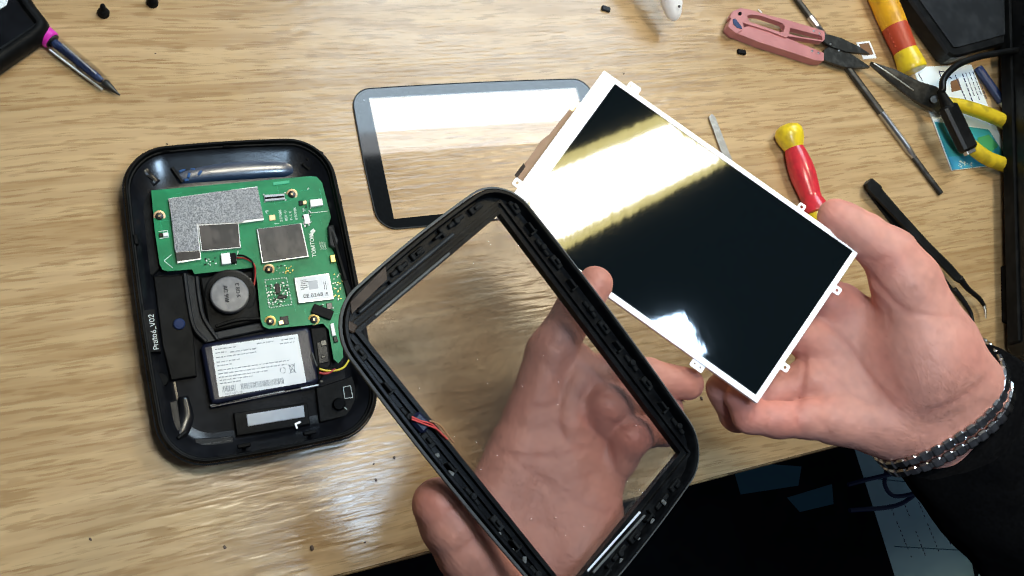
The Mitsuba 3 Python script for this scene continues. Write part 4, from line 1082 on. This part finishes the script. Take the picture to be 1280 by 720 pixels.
add('dotted_print', [put(rbox(.0010, .0010, .0003, .0002), tp3(1198 + RNG.uniform(0, 17), 201 + RNG.uniform(0, 8), Zc + .0005)) for _ in range(26)], 'm_silk', k)

k = thing('pen', 'dark blue pen lying beside the printed card at the right', 'pen')
add('barrel', lathe(tp3(1222, 84, .004), tp3(1262, 142, .004), [(0, .003), (.03, .0038), (.7, .0038), (.75, .0036)], 18), 'm_navy', k, smooth=40)
add('tip', lathe(tp3(1222, 84, .004), tp3(1262, 142, .004), [(.75, .0034), (.95, .0022), (1.05, .0006)], 18), 'm_steel', k, smooth=40)

# tweezers
k = thing('tweezers', 'black angled tweezers with bare metal tips behind the right hand', 'tweezers')
top = [(1084, 229), (1087, 225.5), (1093, 226), (1098, 231), (1130, 268), (1160, 301), (1190, 331), (1201, 344), (1203, 354), (1195, 350), (1170, 324), (1140, 293), (1110, 262), (1090, 241), (1085, 235)]
add('arm', pprism(top, .0075, .0095), 'm_black', k)
add('bent_tip', tube([tp3(1199, 347, .0085), tp3(1210, 361, .0080), tp3(1224, 373, .0078), tp3(1230, 382, .0076)], [.0028, .0021, .0018, .0015], 10), 'm_black', k, smooth=True)
add('metal_point', tube([tp3(1230, 381, .0076), tp3(1231.5, 389, .0072), tp3(1232.3, 398, .0068)], [.0013, .0010, .0004], 8), 'm_steel', k, smooth=True)
low = [(1086, 240), (1096, 241), (1140, 297), (1180, 345), (1195, 365), (1188, 362), (1150, 322), (1110, 272)]
add('arm', pprism(low, .0005, .0026), 'm_black', k)
add('bent_tip', tube([tp3(1192, 361, .002), tp3(1204, 376, .0022), tp3(1213, 390, .002), tp3(1217, 404, .002)], [.0024, .0019, .0016, .0008], 10), 'm_black', k, smooth=True)
add('hinge', put(rbox(.012, .006, .0085, .001), tp3(1091, 233, .0050), zrot(-.85)), 'm_black', k)

# thin blade under the screen
k = add('thin_blade', [pprism([(886, 146), (890, 142), (894, 146), (912, 192), (930, 236), (922, 240), (904, 196)], .0012, .0022), pprism([(905, 196), (912, 192), (935, 250), (926, 254)], .0006, .0030)], 'm_blade')
lab(k, 'thin grey pointed blade poking out behind the white screen edge', 'blade')

# pen at the left
k = thing('pen', 'clear mechanical pencil with a magenta ring beside the black device corner', 'pen')
a, b = tp3(46, 36, .0062), tp3(150, 119, .0030)
add('ring', lathe(a, b, [(.05, .0052), (.06, .0058), (.17, .0056), (.18, .0049)], 28), 'm_magenta', k, smooth=40)
add('ring_cut', lathe(a, b, [(.175, .0044), (.18, .0045), (.195, .0043), (.20, .0024)], 24), 'm_black', k, smooth=40)
add('refill', lathe(a, b, [(.2, .0020), (.22, .0023), (.72, .0021), (.78, .0014)], 20), 'm_navy', k, smooth=40)
add('barrel', lathe(a, b, [(.19, .0042), (.20, .0048), (.45, .0047), (.72, .0042), (.84, .0032), (.85, .0026)], 28), 'm_clear_plastic', k, smooth=60)
add('tip', lathe(a, b, [(.80, .0020), (.84, .0024), (.90, .0017), (.96, .0009), (1.0, .0004)], 18), 'm_steel_dark', k, smooth=40)
add('clip_line', [tube([tp3(62, 62, .0040), tp3(128, 112, .0030)], .0009, 6), tube([tp3(78, 55, .0098), tp3(120, 92, .0085)], .0005, 6)], 'm_tin', k)

# device corner top left
k = thing('device', 'thick black bumper corner of another device at the top left', 'device')
dpx = [(-160, -40), (-30, -120), (30, -20), (44, 2), (60, 22), (61, 33), (52, 43), (0, 79), (-60, 120)]
p = ppoly(dpx, .016).buffer(-.006).buffer(.006)
rg = []
for ins, z in ((.003, .0003), (.0004, .004), (0, .009), (.0012, .0140), (.004, .016), (.0062, .0155), (.0075, .0128)):
    q = p.buffer(-ins)
    L0 = q.exterior
    s0 = L0.project(shapely.geometry.Point(p.exterior.coords[0])) / L0.length
    rg.append(np.c_[np.array([L0.interpolate((t + s0) % 1.0, normalized=True).coords[0] for t in np.linspace(0, 1, 120, endpoint=False)]), np.full(120, z)])
add('bumper', loft(rg), 'm_matt_black', k, smooth=45)
add('screen', ext(p.buffer(-.0085), .0120, .0132), 'm_gloss_black', k)
add('bright_panel', pprism([(-60, -60), (2, -6), (10, 0), (8, 6), (0, 11), (-40, 30)], .0130, .0138), 'm_card', k)
add('trim', edge if False else tube([tp3(0, 61, .0142), tp3(40, 34, .0142), tp3(46, 26, .0142), tp3(34, 6, .0142), tp3(20, -10, .0142)], .0006, 5), 'm_dark_grey', k)

# black box at the upper right, monitor edge at the right
k = thing('laptop', 'dark slab shaped laptop corner in the upper right behind the cable', 'laptop')
lpx = [(1137, -2), (1186, 66), (1192, 70), (1200, 70), (1262, 53), (1330, -30), (1280, -160), (1100, -60)]
p = ppoly(lpx, .017)
add('case', loft([np.c_[np.array(p.buffer(-i_, join_style=2).exterior.coords)[:-1], np.full(8, z)] for i_, z in ((.002, .001), (0, .003), (0, .0145), (.0015, .017))]), 'm_black', k)
pin = p.buffer(-.008, join_style=2)
add('lid', ext(pin, .0168, .0182), 'm_dark_grey', k)
k = thing('monitor', 'black upright monitor edge along the right border of the picture', 'monitor')
a, b = tp(1259, -40, .02), tp(1272, 440, .02)
d = b - a; L = np.linalg.norm(d); d /= L; nrm = np.array([-d[1], d[0]])
if nrm[0] < 0: nrm = -nrm
M0 = (a + b) / 2 + nrm * .03
mv = [[d[0], d[1], 0], [-nrm[0], -nrm[1], 0] if False else [nrm[0], nrm[1], 0], [0, 0, 1]]
if np.linalg.det(np.array(mv)) < 0: mv[0] = [-d[0], -d[1], 0]
add('case', put(rbox(L, .06, .30, .006), np.r_[M0, .155], mv), 'm_black', k)
add('bezel_strip', put(rbox(L * .96, .003, .012, .001), np.r_[M0 - nrm * .031, .018], mv), 'm_matt_black', k)
add('vent_rib', [put(rbox(.004, .003, .05, .0008), np.r_[M0 - nrm * .0312 + d * (t * L), .060], mv) for t in np.linspace(-.3, .3, 24)], 'm_matt_black', k)
add('foot', [put(rbox(.05, .05, .006, .001), np.r_[M0 + d * (t * L), .003], mv) for t in (-.35, .35)], 'm_matt_black', k)

# white pointed bottle at the top
k = thing('white_marker', 'white rounded marker end hanging into the top edge of the picture', 'marker')
a, b = tp3(833, -40, .030), tp3(843.5, 26, .016)
add('body', lathe(a, b, [(-.6, .0085), (0, .0095), (.45, .0090), (.7, .0078), (.88, .0058), (.96, .0040), (1, .0016)], 32), 'm_white', k, smooth=40)
add('hole', put(trimesh.creation.icosphere(2, .0010), tp3(849, 8, .030)), 'm_ink_dark', k, smooth=True)

for (x, y, l, w, a, lb) in [(757.5, 11, .0070, .0042, -.35, 'small dark grey chip lying alone at the top edge of the desk'), (927, 65, .0076, .0042, -.2, 'small black chip lying just below the pink snips')]:
    k = add('rubber_chip', put(rbox(l, w, .0022, .0006), tp3(x, y, .0011), zrot(a)), 'm_dark_grey' if y < 30 else 'm_matt_black'); lab(k, lb, 'chip')
for (x, y, lb) in [(129.5, 14.5, 'black knobbed rubber suction cup right of the device corner'), (190.5, 1.5, 'black rubber suction cup cut by the top edge of the picture')]:
    a = tp3(x, y + 3, .0002); k = thing('suction_cup', lb, 'suction cup')
    add('base', lathe(a, a + [0, 0, .005], [(0, .0034), (.4, .0036), (.8, .0028), (1, .002)], 20), 'm_matt_black', k, smooth=40)
    add('knob', lathe(a + [0, 0, .0048], a + [0, .0012, .0085], [(0, .0018), (.6, .0017), (1, .0010)], 14), 'm_matt_black', k, smooth=40)
k = thing('sticker', 'small white edged sticker with brownish middle by the tip of the snips', 'sticker')
add('sheet', ext(ppoly([(1070.5, 53), (1087, 51), (1096, 72.5), (1079.5, 74)], .0006), .0002, .0006), 'm_paper', k)
add('print', [ext(ppoly([(1074, 55), (1086, 53.5), (1092, 68), (1080, 69.5)], .0008), .0005, .0008)], 'm_flex', k)
k = add('plastic_sliver', put(rbox(.0042, .0011, .0010, .0003), tp3(950, 14, .0006), zrot(-.9)), 'm_white'); lab(k, 'tiny white plastic sliver above the pink handle', 'sliver')

# crumbs and specks
cr = [(390, 685, 1.1), (470, 600, .7), (493, 572, .7), (467, 580, .5), (281, 684, .7), (113, 674, .6), (194, 67, .4), (780, 92, .5), (877, 498, .9), (456, 678, .5), (209, 180, .5)]
for i, (x, y, r) in enumerate(cr):
    m = trimesh.creation.icosphere(1, r * .001)
    m.vertices *= (1 + .35 * (RNG.random((len(m.vertices), 3)) - .5)); m.vertices *= [1.5, 1, .6]
    k = add('crumb', put(m, tp3(x, y, r * .0006), zrot(RNG.uniform(0, 3))), 'm_crumb')
    lab(k, 'tiny dark crumb lying on the bare oak desk', 'crumb', 'crumbs scattered on the desk')
dust = []
for i in range(24):
    c = RNG.uniform([-FA / 2, -FB / 2], [FA / 2, FB / 2])
    dust.append(fplace(put(rbox(RNG.uniform(.0002, .0006), .00025, .0002, .00005), np.r_[c, -.0008], zrot(RNG.uniform(0, 3)))))
k = lab(add('dust', dust, 'm_paper', fr), kind='stuff')
